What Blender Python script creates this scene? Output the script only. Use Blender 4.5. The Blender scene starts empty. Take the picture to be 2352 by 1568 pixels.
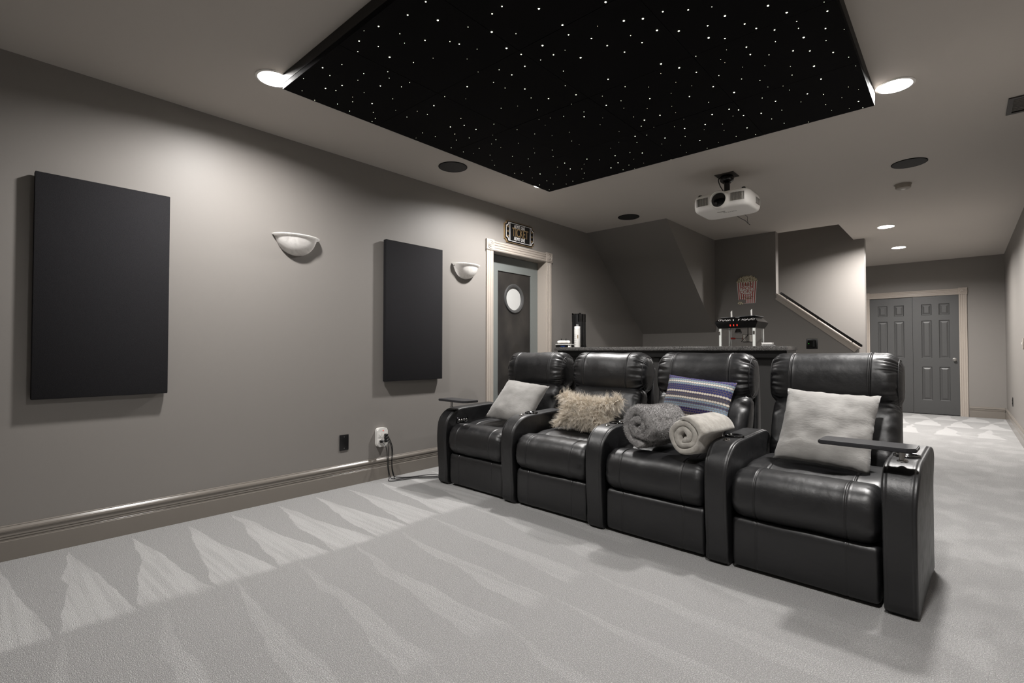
import bpy, bmesh, math, random
from mathutils import Vector, Matrix, noise as mnoise
random.seed(7)
C = bpy.context.scene.collection
PI = math.pi
STARS = "1947,1419,4 2328,1659,4 2068,1637,4 1550,1440,4 2035,1774,4 2178,1873,4 2339,1814,4 2562,1814,4 2559,1972,4 2629,2015,4 2905,2237,4 2794,2344,4 2711,2203,4 2639,2132,4 2258,2078,4 3064,2292,4 3112,2393,4 3126,2637,4 3110,2940,4 2533,2397,4 2587,2493,4 2715,2939,4 2176,2915,4 2524,3124,4 2001,1309,3 1876,1309,3 1715,1268,3 1554,1267,3 1790,1472,3 1889,1599,3 2156,1549,3 2220,1543,3 1213,1263,3 1129,1420,3 1031,1375,3 1282,1564,3 1075,1644,3 2055,1859,3 2172,1968,3 2319,1889,3 2001,1950,3 1898,1965,3 1634,1889,3 1856,2121,3 1328,1904,3 1889,2294,3 1269,2203,3 1185,2159,3 1283,2296,3 1077,3231,3 1370,3171,3 2715,2030,3 2801,2092,3 2824,2253,3 2849,2400,3 2409,2080,3 2383,1983,3 2545,2170,3 2445,2182,3 2952,2351,3 2981,2419,3 3040,2486,3 2903,2537,3 2898,2614,3 3063,2720,3 3124,2776,3 3215,2629,3 3245,2499,3 3206,2866,3 2637,2593,3 2256,2343,3 2650,2797,3 2508,2815,3 2033,2364,3 2097,2586,3 2327,2686,3 2279,2918,3 1917,2621,3 2016,3092,3 2155,3255,3 2317,3200,3 2440,3232,3 2317,3456,3 2626,3123,3 2666,3171,3 2665,3266,3 2626,3464,3 2755,3309,3 2862,3205,3 3021,3232,3 3111,3105,3 3224,3531,3 1739,3302,3 1683,3442,3 1586,3500,3 1544,3218,3 1330,3302,3 1915,3391,3 1474,1309,2 1585,1352,2 1743,1363,2 2013,1540,2 1871,1556,2 2143,1720,2 1602,1547,2 1315,1314,2 1172,1325,2 1323,1435,2 1433,1509,2 1386,1550,2 1242,1449,2 1039,1245,2 1053,1425,2 1432,1650,2 1361,1647,2 860,1398,2 917,1510,2 1008,1556,2 1213,1693,2 891,1605,2 985,1710,2 924,1763,2 872,1774,2 2097,1960,2 1881,1885,2 1774,1954,2 1781,2039,2 1458,1877,2 1210,1949,2 1606,2194,2 1819,2220,2 1755,2357,2 1425,2319,2 1326,2123,2 1088,1885,2 978,2094,2 996,2188,2 1125,2250,2 1061,2321,2 1153,2357,2 935,2385,2 945,2495,2 1078,2527,2 1048,2669,2 932,2839,2 1270,2501,2 1484,2479,2 1529,2608,2 1157,2798,2 1214,2915,2 1118,3048,2 930,3080,2 973,3119,2 1017,3400,2 902,3441,2 1006,3503,2 889,3599,2 1825,2531,2 1452,2904,2 1384,3004,2 1277,3203,2 2123,2118,2 2045,2243,2 2884,2140,2 2531,2085,2 3130,2486,2 3124,2546,2 3019,2583,2 2966,2678,2 3199,2733,2 3256,2964,2 2692,2449,2 2714,2703,2 3005,2957,2 2793,2819,2 2862,2901,2 2286,2472,2 2566,2955,2 2190,2596,2 2120,2980,2 1952,2566,2 1649,2868,2 2084,3128,2 1977,3192,2 2269,3322,2 2529,3551,2 2637,3609,2 2815,3112,2 2861,3348,2 2782,3434,2 2825,3550,2 2945,3637,2 3088,3300,2 3073,3446,2 3232,3640,2 1399,3364,2 1361,3456,2 1177,3557,2 1091,3579,2 1851,3322,2 1723,3541,2 1637,3602,2 2020,3650,2 2306,3620,2 1815,1208,1 1639,1241,1 1701,1420,1 1924,1683,1 1828,1707,1 1706,1589,1 1152,1543,1 909,1299,1 1058,1526,1 1110,1786,1 2237,1975,1 1785,1826,1 1530,1975,1 1698,2240,1 1197,1881,1 880,2114,1 979,2563,1 988,2753,1 1305,2432,1 1198,2530,1 1205,2619,1 1347,2649,1 1373,2787,1 1323,2859,1 1048,2922,1 971,3259,1 866,3259,1 1749,2492,1 1684,2461,1 1663,2551,1 1601,2706,1 1160,3332,1 2453,1925,1 3246,2424,1 3277,2692,1 2774,2559,1 2780,2601,1 2824,2495,1 2493,2479,1 2834,2704,1 2923,2766,1 3019,2860,1 2875,3002,1 2382,2562,1 2515,2616,1 2565,2709,1 2446,2709,1 2137,2477,1 1950,2436,1 2158,2687,1 2261,2784,1 2384,2855,1 2366,2949,1 2146,2828,1 1996,2710,1 1933,2781,1 1719,2741,1 1653,2953,1 1972,2954,1 1884,3105,1 2175,3047,1 2368,3067,1 2278,3129,1 2406,3303,1 2525,3301,1 2500,3402,1 2613,3230,1 3086,3552,1 3159,3415,1 3207,3299,1 3245,3369,1 3169,3596,1 3270,3079,1 1787,3157,1 1608,3294,1 1470,3290,1 1225,3399,1 1278,3563,1 1810,3455,1 1719,3640,1 1829,3581,1 2002,3521,1 2185,3442,1 2095,3334,1 2403,3572,1 2163,3597,1 2955,3118,1 2940,3047,1 2971,3312,1"
CEIL = 2.622
LEFT_END, BACK_Y, RIGHT_X, FRONT_Y = 7.25, 11.16, 4.17, -1.7

# ------------------------------------------------------------------ materials
class N:
    """tiny wrapper: arithmetic on node sockets"""
    def __init__(s, nt, sock): s.nt, s.s = nt, sock
    def op(s, kind, b=None, c=None):
        n = s.nt.nodes.new('ShaderNodeMath'); n.operation = kind
        s.nt.links.new(s.s, n.inputs[0])
        for i, v in ((1, b), (2, c)):
            if v is None: continue
            if isinstance(v, N): s.nt.links.new(v.s, n.inputs[i])
            else: n.inputs[i].default_value = v
        return N(s.nt, n.outputs[0])
    def __add__(s, b): return s.op('ADD', b)
    def __sub__(s, b): return s.op('SUBTRACT', b)
    def __mul__(s, b): return s.op('MULTIPLY', b)
    def __truediv__(s, b): return s.op('DIVIDE', b)
    def gt(s, b): return s.op('GREATER_THAN', b)
    def lt(s, b): return s.op('LESS_THAN', b)
    def frac(s): return s.op('FRACT')
    def floor(s): return s.op('FLOOR')
    def abs(s): return s.op('ABSOLUTE')
    def max(s, b): return s.op('MAXIMUM', b)
    def min(s, b): return s.op('MINIMUM', b)
    def step(s, a, b):
        n = s.nt.nodes.new('ShaderNodeMapRange'); n.interpolation_type = 'SMOOTHSTEP'
        s.nt.links.new(s.s, n.inputs[0]); n.inputs[1].default_value = a; n.inputs[2].default_value = b
        return N(s.nt, n.outputs[0])

def lin(c):
    return tuple((x / 12.92 if x <= .04045 else ((x + .055) / 1.055) ** 2.4) for x in (v / 255 for v in c))

MATS = {}
def mat(name, col=(128, 128, 128), rough=.6, metal=0, spec=.5, **kw):
    m = bpy.data.materials.new(name); m.use_nodes = True
    nt = m.node_tree; b = nt.nodes['Principled BSDF']
    b.inputs['Base Color'].default_value = (*lin(col), 1)
    b.inputs['Roughness'].default_value = rough; b.inputs['Metallic'].default_value = metal
    b.inputs['Specular IOR Level'].default_value = spec
    for k, v in kw.items(): b.inputs[k.replace('_', ' ')].default_value = v
    MATS[name] = m
    return m
def bsdf(m): return m.node_tree.nodes['Principled BSDF']
def tex(m, kind, scale, detail=2, coord='Object', stretch=None, **kw):
    nt = m.node_tree; tc = nt.nodes.new('ShaderNodeTexCoord')
    mp = nt.nodes.new('ShaderNodeMapping'); nt.links.new(tc.outputs[coord], mp.inputs[0])
    if stretch: mp.inputs['Scale'].default_value = stretch
    t = nt.nodes.new(kind); nt.links.new(mp.outputs[0], t.inputs['Vector'])
    t.inputs['Scale'].default_value = scale
    if 'Detail' in t.inputs: t.inputs['Detail'].default_value = detail
    for k, v in kw.items(): t.inputs[k].default_value = v
    return t
def bump(m, sock, strength=.2, dist=.002):
    nt = m.node_tree; b = nt.nodes.new('ShaderNodeBump')
    b.inputs['Strength'].default_value = strength; b.inputs['Distance'].default_value = dist
    nt.links.new(sock, b.inputs['Height']); nt.links.new(b.outputs[0], bsdf(m).inputs['Normal'])
def ramp(m, sock, stops, interp='LINEAR', to='Base Color'):
    nt = m.node_tree; r = nt.nodes.new('ShaderNodeValToRGB'); r.color_ramp.interpolation = interp
    e = r.color_ramp.elements
    while len(e) > 1: e.remove(e[-1])
    e[0].position = stops[0][0]; e[0].color = (*lin(stops[0][1]), 1)
    for p, c in stops[1:]:
        x = e.new(p); x.color = (*lin(c), 1)
    nt.links.new(sock, r.inputs[0])
    if to: nt.links.new(r.outputs[0], bsdf(m).inputs[to])
    return r
def mixc(m, fac, a, b):
    nt = m.node_tree; x = nt.nodes.new('ShaderNodeMix'); x.data_type = 'RGBA'
    for i, v in ((0, fac), (6, a), (7, b)):
        if isinstance(v, N): nt.links.new(v.s, x.inputs[i])
        elif isinstance(v, bpy.types.NodeSocket): nt.links.new(v, x.inputs[i])
        elif i == 0: x.inputs[0].default_value = v
        else: x.inputs[i].default_value = (*lin(v), 1)
    return x.outputs[2]

WALLC = (128, 124, 120)
def paint(name, col, rough=.5, spec=.35):
    m = mat(name, col, rough, spec=spec)
    t = tex(m, 'ShaderNodeTexNoise', 190, 3)
    bump(m, t.outputs[0], .12, .0012)
    return m
paint('wall_paint', WALLC); paint('ceiling_paint', (190, 184, 177), .75, .2)
mat('trim_paint', (168, 159, 150), .26, spec=.5); mat('taupe_trim', (119, 113, 106), .22, spec=.6)
mat('white_trim', (206, 198, 188), .4)
m = mat('carpet', (190, 187, 182), .95, spec=.1)
nt = m.node_tree
tc = nt.nodes.new('ShaderNodeTexCoord'); sp = nt.nodes.new('ShaderNodeSeparateXYZ'); nt.links.new(tc.outputs['Object'], sp.inputs[0])
X, Y = N(nt, sp.outputs[0]), N(nt, sp.outputs[1])
n1 = N(nt, tex(m, 'ShaderNodeTexNoise', 2.3, 2).outputs[0]) - .5
n2 = N(nt, tex(m, 'ShaderNodeTexNoise', 60, 2).outputs[0]) - .5
Yn = Y + n1 * .10 + n2 * .014; Xn = X + n1 * .2 + n2 * .03
def wedges(A, B, period, phase, a0, a1, k, drift=0.):
    """rows of nap triangles: apex at A=a0, widening to A=a1"""
    t = (A - a0) / (a1 - a0)
    inside = t.step(-.01, .02) * (N(nt, t.s) * -1 + 1).step(-.02, .06)
    u = (B - phase + t * drift) / period
    d = ((u + .5).frac() - .5).abs()
    return inside * ((t * (.5 * k)) - d).step(-.012, .012)
streak = N(nt, tex(m, 'ShaderNodeTexNoise', 1, 2, stretch=(1.2, 26, 1)).outputs[0]).step(.35, .6) * .45 + .55
near = Y.lt(5.0)
w = wedges(Xn, Yn, .272, .711, .10, 1.12, .95, .03) * streak
w = w.max(wedges(Xn, Yn, .30, .60, 1.08, 2.30, .5, .12) * streak * .42)
w = w.max(wedges(Xn, Yn, .33, .45, 2.25, 3.5, .5, .15) * streak * .28) * near
far = Y.gt(5.0)
wf = wedges(Yn * -1, Xn, .36, .2, -11.12, -10.35, 1.0).max(wedges(Yn * -1, Xn, .36, .38, -10.35, -9.5, .9)).max(wedges(Yn * -1, Xn, .4, .3, -9.5, -8.5, .7) * .8)
blot = N(nt, tex(m, 'ShaderNodeTexNoise', 3.2, 5, stretch=(1.5, 1, 1)).outputs[0]).step(.44, .64) * X.step(3.0, 3.6) * Y.lt(9.2) * .45
dk = N(nt, tex(m, 'ShaderNodeTexNoise', 2.1, 4).outputs[0]).step(.48, .66) * X.step(3.0, 3.6) * .16
w = w.max(wf * far).max(blot)
sp1 = N(nt, tex(m, 'ShaderNodeTexNoise', 260, 3).outputs[0]).step(.33, .67)
sp2 = N(nt, tex(m, 'ShaderNodeTexNoise', 130, 3).outputs[0])
sp3 = N(nt, tex(m, 'ShaderNodeTexNoise', 480, 2).outputs[0]).step(.58, .68)
fac = (w * .68 + .17 - dk + (sp1 - .5) * .9 + (sp2 - .5) * .8 - sp3 * .3).max(0).min(1)
nt.links.new(mixc(m, fac, (147, 146, 145), (196, 195, 194)), bsdf(m).inputs['Base Color'])
bump(m, (sp1 + sp2 * .5).s, .8, .005)
bsdf(m).inputs['Sheen Weight'].default_value = .15

m = mat('leather', (15, 15, 17), .40, spec=.75)
t = tex(m, 'ShaderNodeTexVoronoi', 420); t2 = tex(m, 'ShaderNodeTexNoise', 19, 4)
bump(m, (N(m.node_tree, t.outputs[0]) * .10 + N(m.node_tree, t2.outputs[0]) * 2.6).s, .3, .003)
rr = N(m.node_tree, t2.outputs[0]) * .22 + .33; m.node_tree.links.new(rr.s, bsdf(m).inputs['Roughness'])
mat('dark_fabric', (22, 21, 22), .85)
mat('chrome', (200, 198, 195), .14, 1); mat('brushed_steel', (170, 168, 165), .32, 1)
mat('black_plastic', (14, 14, 15), .35); mat('gloss_black', (6, 6, 7), .12, spec=.6); mat('matte_black', (10, 10, 10), .8, spec=.2)
mat('tray_black', (38, 38, 41), .42)
m = mat('panel_cloth', (52, 51, 55), .9, spec=.15)
t = tex(m, 'ShaderNodeTexNoise', 330, 3, stretch=(1, 1, 2.2)); ramp(m, t.outputs[0], [(.3, (22, 22, 24)), (.7, (42, 41, 43))]); bump(m, t.outputs[0], .4, .001)
m = mat('star_felt', (13, 12, 13), .9, spec=.1)
m = mat('star_edge', (60, 58, 56), .8, spec=.15)
def emis(name, col, s):
    m = mat(name, col); b = bsdf(m); b.inputs['Emission Color'].default_value = (*lin(col), 1); b.inputs['Emission Strength'].default_value = s
    return m
emis('lamp_lens', (255, 252, 249), 1080)
emis('lamp_lens_mid', (255, 252, 249), 1420)
emis('lamp_lens_far', (255, 251, 247), 2150)
emis('star_glow', (246, 250, 222), 5.0)
emis('small_star_glow', (246, 250, 222), 2.2)
emis('red_glow', (230, 50, 30), .35); emis('green_glow', (60, 255, 60), .6)
mat('lamp_trim', (225, 222, 216), .45)
mat('door_grey', (70, 70, 70), .42); mat('door_grey_green', (112, 116, 114), .45)
m = mat('door_board', (40, 37, 35), .55)
t = tex(m, 'ShaderNodeTexNoise', 5, 5, stretch=(1, 1, .7)); ramp(m, t.outputs[0], [(.3, (28, 26, 25)), (.62, (46, 43, 40)), (.75, (58, 54, 50))])
mat('frosted_glass', (188, 188, 186), .35, spec=.6)
m = mat('granite', (60, 60, 60), .2)
t = tex(m, 'ShaderNodeTexVoronoi', 400); r_ = ramp(m, t.outputs['Color'], [(.25, (8, 8, 9)), (.6, (24, 24, 24)), (.85, (50, 49, 48)), (.97, (110, 108, 106))])
mat('bar_black', (12, 11, 11), .4); mat('bar_front', (32, 31, 30), .6)
mat('white_plastic', (228, 226, 222), .32); mat('projector_white', (244, 241, 236), .38); mat('grille_grey', (120, 116, 110), .6)
m = mat('alabaster', (236, 234, 228), .22, Transmission_Weight=0.0, Subsurface_Weight=.0)
t = tex(m, 'ShaderNodeTexNoise', 9, 4, Distortion=2.2); ramp(m, t.outputs[0], [(.3, (206, 203, 200)), (.5, (242, 240, 237)), (.7, (218, 215, 212))])
nt = m.node_tree; tr = nt.nodes.new('ShaderNodeBsdfTranslucent'); tr.inputs[0].default_value = (.9, .89, .88, 1)
mx = nt.nodes.new('ShaderNodeMixShader'); mx.inputs[0].default_value = .45; nt.links.new(bsdf(m).outputs[0], mx.inputs[1]); nt.links.new(tr.outputs[0], mx.inputs[2]); nt.links.new(mx.outputs[0], nt.nodes['Material Output'].inputs[0])
mat('speaker_mesh', (30, 29, 29), .7); mat('vent_metal', (52, 48, 45), .5); mat('detector', (150, 142, 132), .5)
mat('gold', (168, 142, 104), .38, .5); mat('sign_white', (225, 222, 220), .5); mat('sign_black', (12, 12, 13), .4)
mat('pop_white', (240, 234, 228), .6); mat('pop_red', (176, 42, 34), .6); mat('pop_brown', (122, 98, 58), .7); mat('pop_grey', (140, 134, 128), .7)
m = mat('popcorn', (214, 206, 180), .7); t = tex(m, 'ShaderNodeTexNoise', 70, 2); ramp(m, t.outputs[0], [(.36, (96, 76, 42)), (.46, (206, 196, 168)), (.7, (232, 226, 208))])
m = mat('clear_glass', (255, 255, 255), .03, Transmission_Weight=1.0, IOR=1.1)
m = mat('clear_film', (240, 240, 240), .12, Transmission_Weight=.85, IOR=1.2)
mat('post_white', (216, 218, 214), .35); mat('red_plastic', (190, 40, 30), .4); mat('rail_dark', (26, 24, 23), .22); mat('blue_edge', (30, 60, 120), .4)
def furmat(name, a, b, sc, sheen=.3, bs=.7):
    m = mat(name, a, .85, spec=.15, Sheen_Weight=sheen)
    t = tex(m, 'ShaderNodeTexNoise', sc, 4); ramp(m, t.outputs[0], [(.32, a), (.68, b)])
    t3 = tex(m, 'ShaderNodeTexNoise', sc * 9, 3, stretch=(.55, 1.5, 1)); bump(m, (N(m.node_tree, t.outputs[0]) + N(m.node_tree, t3.outputs[0]) * .35).s, bs, .008)
    return m
furmat('grey_plush', (122, 120, 117), (142, 140, 137), 9, .3, .3)
furmat('cream_plush', (140, 138, 135), (162, 160, 157), 9, .3, .35)
furmat('cream_fleece', (150, 146, 139), (176, 172, 165), 26, .3, .6)
furmat('grey_fleece', (136, 134, 133), (164, 162, 161), 30)
m = mat('shaggy_fur', (196, 180, 156), .7, spec=.25); t = tex(m, 'ShaderNodeTexNoise', 45, 3); ramp(m, t.outputs[0], [(.3, (198, 187, 171)), (.5, (224, 215, 201)), (.72, (240, 234, 224))])
mat('fur_base', (186, 170, 146), .9)
m = mat('woven_blue', (60, 60, 120), .8, spec=.2)
nt = m.node_tree; tc = nt.nodes.new('ShaderNodeTexCoord'); sp = nt.nodes.new('ShaderNodeSeparateXYZ'); nt.links.new(tc.outputs['Object'], sp.inputs[0])
U, V = N(nt, sp.outputs[0]), N(nt, sp.outputs[1])
cell = .0135
row = (V / cell).floor(); fv = (V / cell).frac() - .5; fu = ((U / (cell * 1.15)) + row * .5).frac() - .5
dist = (fu * fu + fv * fv).op('SQRT')
rr = ramp(m, (((row + 33) / 22).frac() + .004).s, [(i / 22, c) for i, c in enumerate([
    (50, 46, 78), (112, 128, 144), (204, 198, 188), (66, 64, 72), (44, 40, 84), (46, 42, 88), (122, 140, 156), (118, 136, 152), (72, 74, 100), (120, 138, 154), (206, 200, 190),
    (78, 78, 94), (74, 74, 96), (206, 200, 190), (52, 56, 104), (50, 54, 100), (54, 58, 106), (124, 142, 156), (200, 196, 188), (120, 138, 150), (54, 56, 104), (50, 52, 98)])], 'CONSTANT', None)
nt.links.new(mixc(m, dist.step(.43, .55), rr.outputs[0], (112, 96, 84)), bsdf(m).inputs['Base Color'])
bump(m, dist.s, -.6, .004)

# ------------------------------------------------------------------ mesh helpers
def finish(name, bm, m, parent=None, smooth=False, angle=None):
    bmesh.ops.recalc_face_normals(bm, faces=bm.faces)
    me = bpy.data.meshes.new(name); bm.to_mesh(me); bm.free()
    ms = m if isinstance(m, (list, tuple)) else [m]
    for x in ms: me.materials.append(MATS[x])
    if smooth:
        me.polygons.foreach_set('use_smooth', [True] * len(me.polygons))
        if angle: me.set_sharp_from_angle(angle=math.radians(angle))
    o = bpy.data.objects.new(name, me); C.objects.link(o)
    if parent is not None: o.parent = parent
    return o
def tag(o, label, cat=None, group=None, kind=None):
    if label: o['label'] = label
    if cat: o['category'] = cat
    if group: o['group'] = group
    if kind: o['kind'] = kind
    return o
def thing(name, label, cat, loc=(0, 0, 0), rotz=0, group=None):
    o = bpy.data.objects.new(name, None); o.empty_display_size = .05; C.objects.link(o)
    o.location = loc; o.rotation_euler = (0, 0, rotz)
    return tag(o, label, cat, group)
def copy_tree(o, parent=None):
    c = o.copy(); C.objects.link(c)
    if parent is not None: c.parent = parent
    for ch in o.children: copy_tree(ch, c)
    return c
def B(): return bmesh.new()
def box(bm, lo, hi, bev=0, seg=2):
    r = bmesh.ops.create_cube(bm, size=1)
    vs = r['verts']
    for v in vs:
        v.co = Vector([lo[i] + (hi[i] - lo[i]) * (v.co[i] + .5) for i in range(3)])
    if bev:
        es = list({e for v in vs for e in v.link_edges})
        bmesh.ops.bevel(bm, geom=es, offset=bev, segments=seg, affect='EDGES', profile=.5)
    return bm
def boxo(name, lo, hi, m, parent=None, bev=0, seg=2):
    return finish(name, box(B(), lo, hi, bev, seg), m, parent, bool(bev), 50)
def prism(bm, pts, axis, a, b):
    """extrude polygon pts (2D) along axis 0/1/2 from a to b"""
    def P(p, t):
        if axis == 0: return (t, p[0], p[1])
        if axis == 1: return (p[0], t, p[1])
        return (p[0], p[1], t)
    A_ = [bm.verts.new(P(p, a)) for p in pts]; B_ = [bm.verts.new(P(p, b)) for p in pts]
    n = len(pts)
    bm.faces.new(A_); bm.faces.new(list(reversed(B_)))
    for i in range(n): bm.faces.new([A_[i], B_[i], B_[(i + 1) % n], A_[(i + 1) % n]])
    return bm
def frame_from(d):
    d = Vector(d).normalized(); up = Vector((0, 0, 1)) if abs(d.z) < .9 else Vector((1, 0, 0))
    a = d.cross(up).normalized(); return a, d.cross(a).normalized()
def tube(bm, pts, r, n=10, cap=True):
    pts = [Vector(p) for p in pts]; rings = []
    a = None
    for i, p in enumerate(pts):
        d = (pts[min(i + 1, len(pts) - 1)] - pts[max(i - 1, 0)]).normalized()
        if a is None: a, b = frame_from(d)
        a = (a - d * a.dot(d)).normalized(); b = d.cross(a)
        rr = r[i] if isinstance(r, (list, tuple)) else r
        rings.append([bm.verts.new(p + (a * math.cos(t) + b * math.sin(t)) * rr) for t in (2 * PI * k / n for k in range(n))])
    for r0, r1 in zip(rings, rings[1:]):
        for k in range(n): bm.faces.new([r0[k], r0[(k + 1) % n], r1[(k + 1) % n], r1[k]])
    if cap: bm.faces.new(list(reversed(rings[0]))); bm.faces.new(rings[-1])
    return bm
def lathe(bm, prof, n=32, mtx=None, a0=0, a1=2 * PI, closed=True):
    """profile (r,z) spun about z"""
    rings = []; steps = n if closed else n + 1
    for k in range(steps):
        t = a0 + (a1 - a0) * k / n
        rings.append([bm.verts.new((r * math.cos(t), r * math.sin(t), z)) for r, z in prof])
    vs = [v for r in rings for v in r]
    for k in range(n):
        r0, r1 = rings[k], rings[(k + 1) % steps]
        for i in range(len(prof) - 1):
            try: bm.faces.new([r0[i], r1[i], r1[i + 1], r0[i + 1]])
            except ValueError: pass
    bmesh.ops.remove_doubles(bm, verts=vs, dist=1e-6)
    if mtx is not None:
        vs = [v for v in vs if v.is_valid]
        bmesh.ops.transform(bm, matrix=mtx, verts=vs)
    return bm
def cr(pts, n, closed=False):
    """Catmull-Rom resample"""
    out = []; L = len(pts); segs = L if closed else L - 1
    for s in range(segs):
        p = [pts[(s + k) % L] if closed else pts[min(max(s + k, 0), L - 1)] for k in (-1, 0, 1, 2)]
        for j in range(n):
            t = j / n
            out.append(tuple(.5 * (2 * p[1][i] + (p[2][i] - p[0][i]) * t + (2 * p[0][i] - 5 * p[1][i] + 4 * p[2][i] - p[3][i]) * t * t + (3 * p[1][i] - p[0][i] - 3 * p[2][i] + p[3][i]) * t ** 3) for i in range(len(pts[0]))))
    if not closed: out.append(tuple(pts[-1]))
    return out
def sup(cy, cz, a, b, tilt=0, n=2.6, k=56):
    """closed superellipse profile in (y,z); b runs along the tilted upright"""
    out = []; ct, st = math.cos(tilt), math.sin(tilt)
    for i in range(k):
        t = 2 * PI * i / k; c, s = math.cos(t), math.sin(t)
        y = a * math.copysign(abs(c) ** (2 / n), c); z = b * math.copysign(abs(s) ** (2 / n), s)
        out.append((cy + y * ct + z * st, cz - y * st + z * ct))
    return out
def loft(bm, prof, W, r, seams=(), groove=.004, wr=0., wrf=9., nz=0., crease=0., seed=0, step=.03, flare=None):
    """cushion: closed profile (y,z) carried along x, ends rolled over with radius r,
    sewn seams at x in seams, gathers near both ends (wr)"""
    ends = [(-W / 2 + r - r * math.cos(PI / 2 * i / 7), r - r * math.sin(PI / 2 * i / 7)) for i in range(8)]
    body = []; x = -W / 2 + r + step
    while x < W / 2 - r - step / 2: body.append(x); x += step
    for s in seams: body += [s + d for d in (-.015, -.011, -.008, -.005, -.0025, 0, .0025, .005, .008, .011, .015)]
    body = sorted(set(round(b, 5) for b in body))
    st = ends + [(b, 0) for b in body if -W / 2 + r < b < W / 2 - r] + [(-x_, i_) for x_, i_ in reversed(ends)]
    n = len(prof); nr = []
    for i in range(n):
        p0, p1 = prof[i - 1], prof[(i + 1) % n]; ty, tz = p1[0] - p0[0], p1[1] - p0[1]; l = math.hypot(ty, tz) or 1
        nr.append((tz / l, -ty / l))
    area = sum(prof[i][0] * prof[(i + 1) % n][1] - prof[(i + 1) % n][0] * prof[i][1] for i in range(n))
    if area < 0: nr = [(-a, -b) for a, b in nr]
    rings = []
    for x, ins in st:
        d = W / 2 - abs(x); ring = []
        for i, (y, z) in enumerate(prof):
            disp = -ins
            for s in seams:
                q = abs(x - s)
                if q < .03: disp += -groove * math.exp(-(q / .0035) ** 2) + groove * .35 * math.exp(-((q - .008) / .0035) ** 2)
            if wr:
                A = wr * math.exp(-((d - r * .5) / (r * .45)) ** 2)
                if A > 1e-5:
                    sd = 11.3 if x > 0 else 3.7
                    v = mnoise.noise(Vector((i * wrf / n * 2.2, sd + seed, d * 5)))
                    disp += A * (.5 - 2.2 * abs(v))
            if nz: disp += nz * mnoise.noise(Vector((x * 7 + seed, y * 7, z * 7)))
            if crease: disp += crease * (.3 - abs(mnoise.noise(Vector((x * 24 + seed * 3.1, y * 3.2, z * 3.2))))) * max(0, 1 - (abs(x) / (W * .5)) ** 4)
            fx = x * (flare(y, z) if flare else 1)
            ring.append(bm.verts.new((fx, y + nr[i][0] * disp, z + nr[i][1] * disp)))
        rings.append(ring)
    for r0, r1 in zip(rings, rings[1:]):
        for k in range(n): bm.faces.new([r0[k], r0[(k + 1) % n], r1[(k + 1) % n], r1[k]])
    for ring, x in ((rings[0], -1), (rings[-1], 1)):
        c = bm.verts.new(sum((v.co for v in ring), Vector()) / n)
        for k in range(n): bm.faces.new([ring[k], ring[(k + 1) % n], c])
    return bm
def text_bm(body, size, mtx, depth=.001, sx=1., align='CENTER', spacing=1.):
    cu = bpy.data.curves.new('lettering', 'FONT'); cu.body = body; cu.size = size; cu.extrude = depth
    cu.align_x = align; cu.align_y = 'CENTER'; cu.space_character = spacing; cu.resolution_u = 4
    o = bpy.data.objects.new('lettering_source', cu); C.objects.link(o)
    dg = bpy.context.evaluated_depsgraph_get(); me = bpy.data.meshes.new_from_object(o.evaluated_get(dg))
    bm = B(); bm.from_mesh(me)
    bmesh.ops.transform(bm, matrix=mtx @ Matrix.Diagonal((sx, 1, 1, 1)), verts=bm.verts)
    bpy.data.objects.remove(o); bpy.data.meshes.remove(me); bpy.data.curves.remove(cu)
    return bm
def basis(o, ex, ey, ez):
    return Matrix(((ex[0], ey[0], ez[0], o[0]), (ex[1], ey[1], ez[1], o[1]), (ex[2], ey[2], ez[2], o[2]), (0, 0, 0, 1)))
def on_left(y, z, x=0.): return basis((x, y, z), (0, 1, 0), (0, 0, 1), (1, 0, 0))      # facing +X
def on_back(x, z, y): return basis((x, y, z), (1, 0, 0), (0, 0, 1), (0, -1, 0))         # facing -Y
def merge(bm, other):
    me = bpy.data.meshes.new('tmp'); other.to_mesh(me); other.free(); bm.from_mesh(me); bpy.data.meshes.remove(me); return bm
def strands(bm, pts, length, width, droop, curl, seg=4, keep=None, seed=1, spread=.5, clump=1, cr_=.006):
    """pts: (point, normal) pairs -> thin tapering ribbons"""
    rnd = random.Random(seed); R3 = lambda: Vector((rnd.uniform(-1, 1), rnd.uniform(-1, 1), rnd.uniform(-1, 1)))
    for p, nrm in pts:
        d0 = (nrm + R3() * spread).normalized(); L0 = length * rnd.uniform(.6, 1.2); cv0 = R3() * curl; ph = rnd.uniform(0, 6.28); wv = R3().cross(d0) * curl * 1.1
        for _ in range(clump):
            d = (d0 + R3() * .10).normalized() if clump > 1 else d0.copy(); L = L0 * rnd.uniform(.8, 1.1)
            side = d.cross(R3()).normalized(); q = p + (R3() * cr_ if clump > 1 else Vector()); off = (p - q); prev = None; path = []
            for s in range(seg + 1):
                path.append(q.copy()); d = (d + Vector(droop) / seg + cv0 / seg + wv * math.cos(ph + s * 1.7) / seg).normalized(); q = q + d * (L / seg) + off * (.7 / seg)
            if keep and not all(keep(x) for x in path): continue
            for s, x in enumerate(path):
                w = width * (1 - .8 * s / seg) * .5
                cur = (bm.verts.new(x - side * w), bm.verts.new(x + side * w))
                if prev: bm.faces.new([prev[0], prev[1], cur[1], cur[0]])
                prev = cur
    return bm
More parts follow.
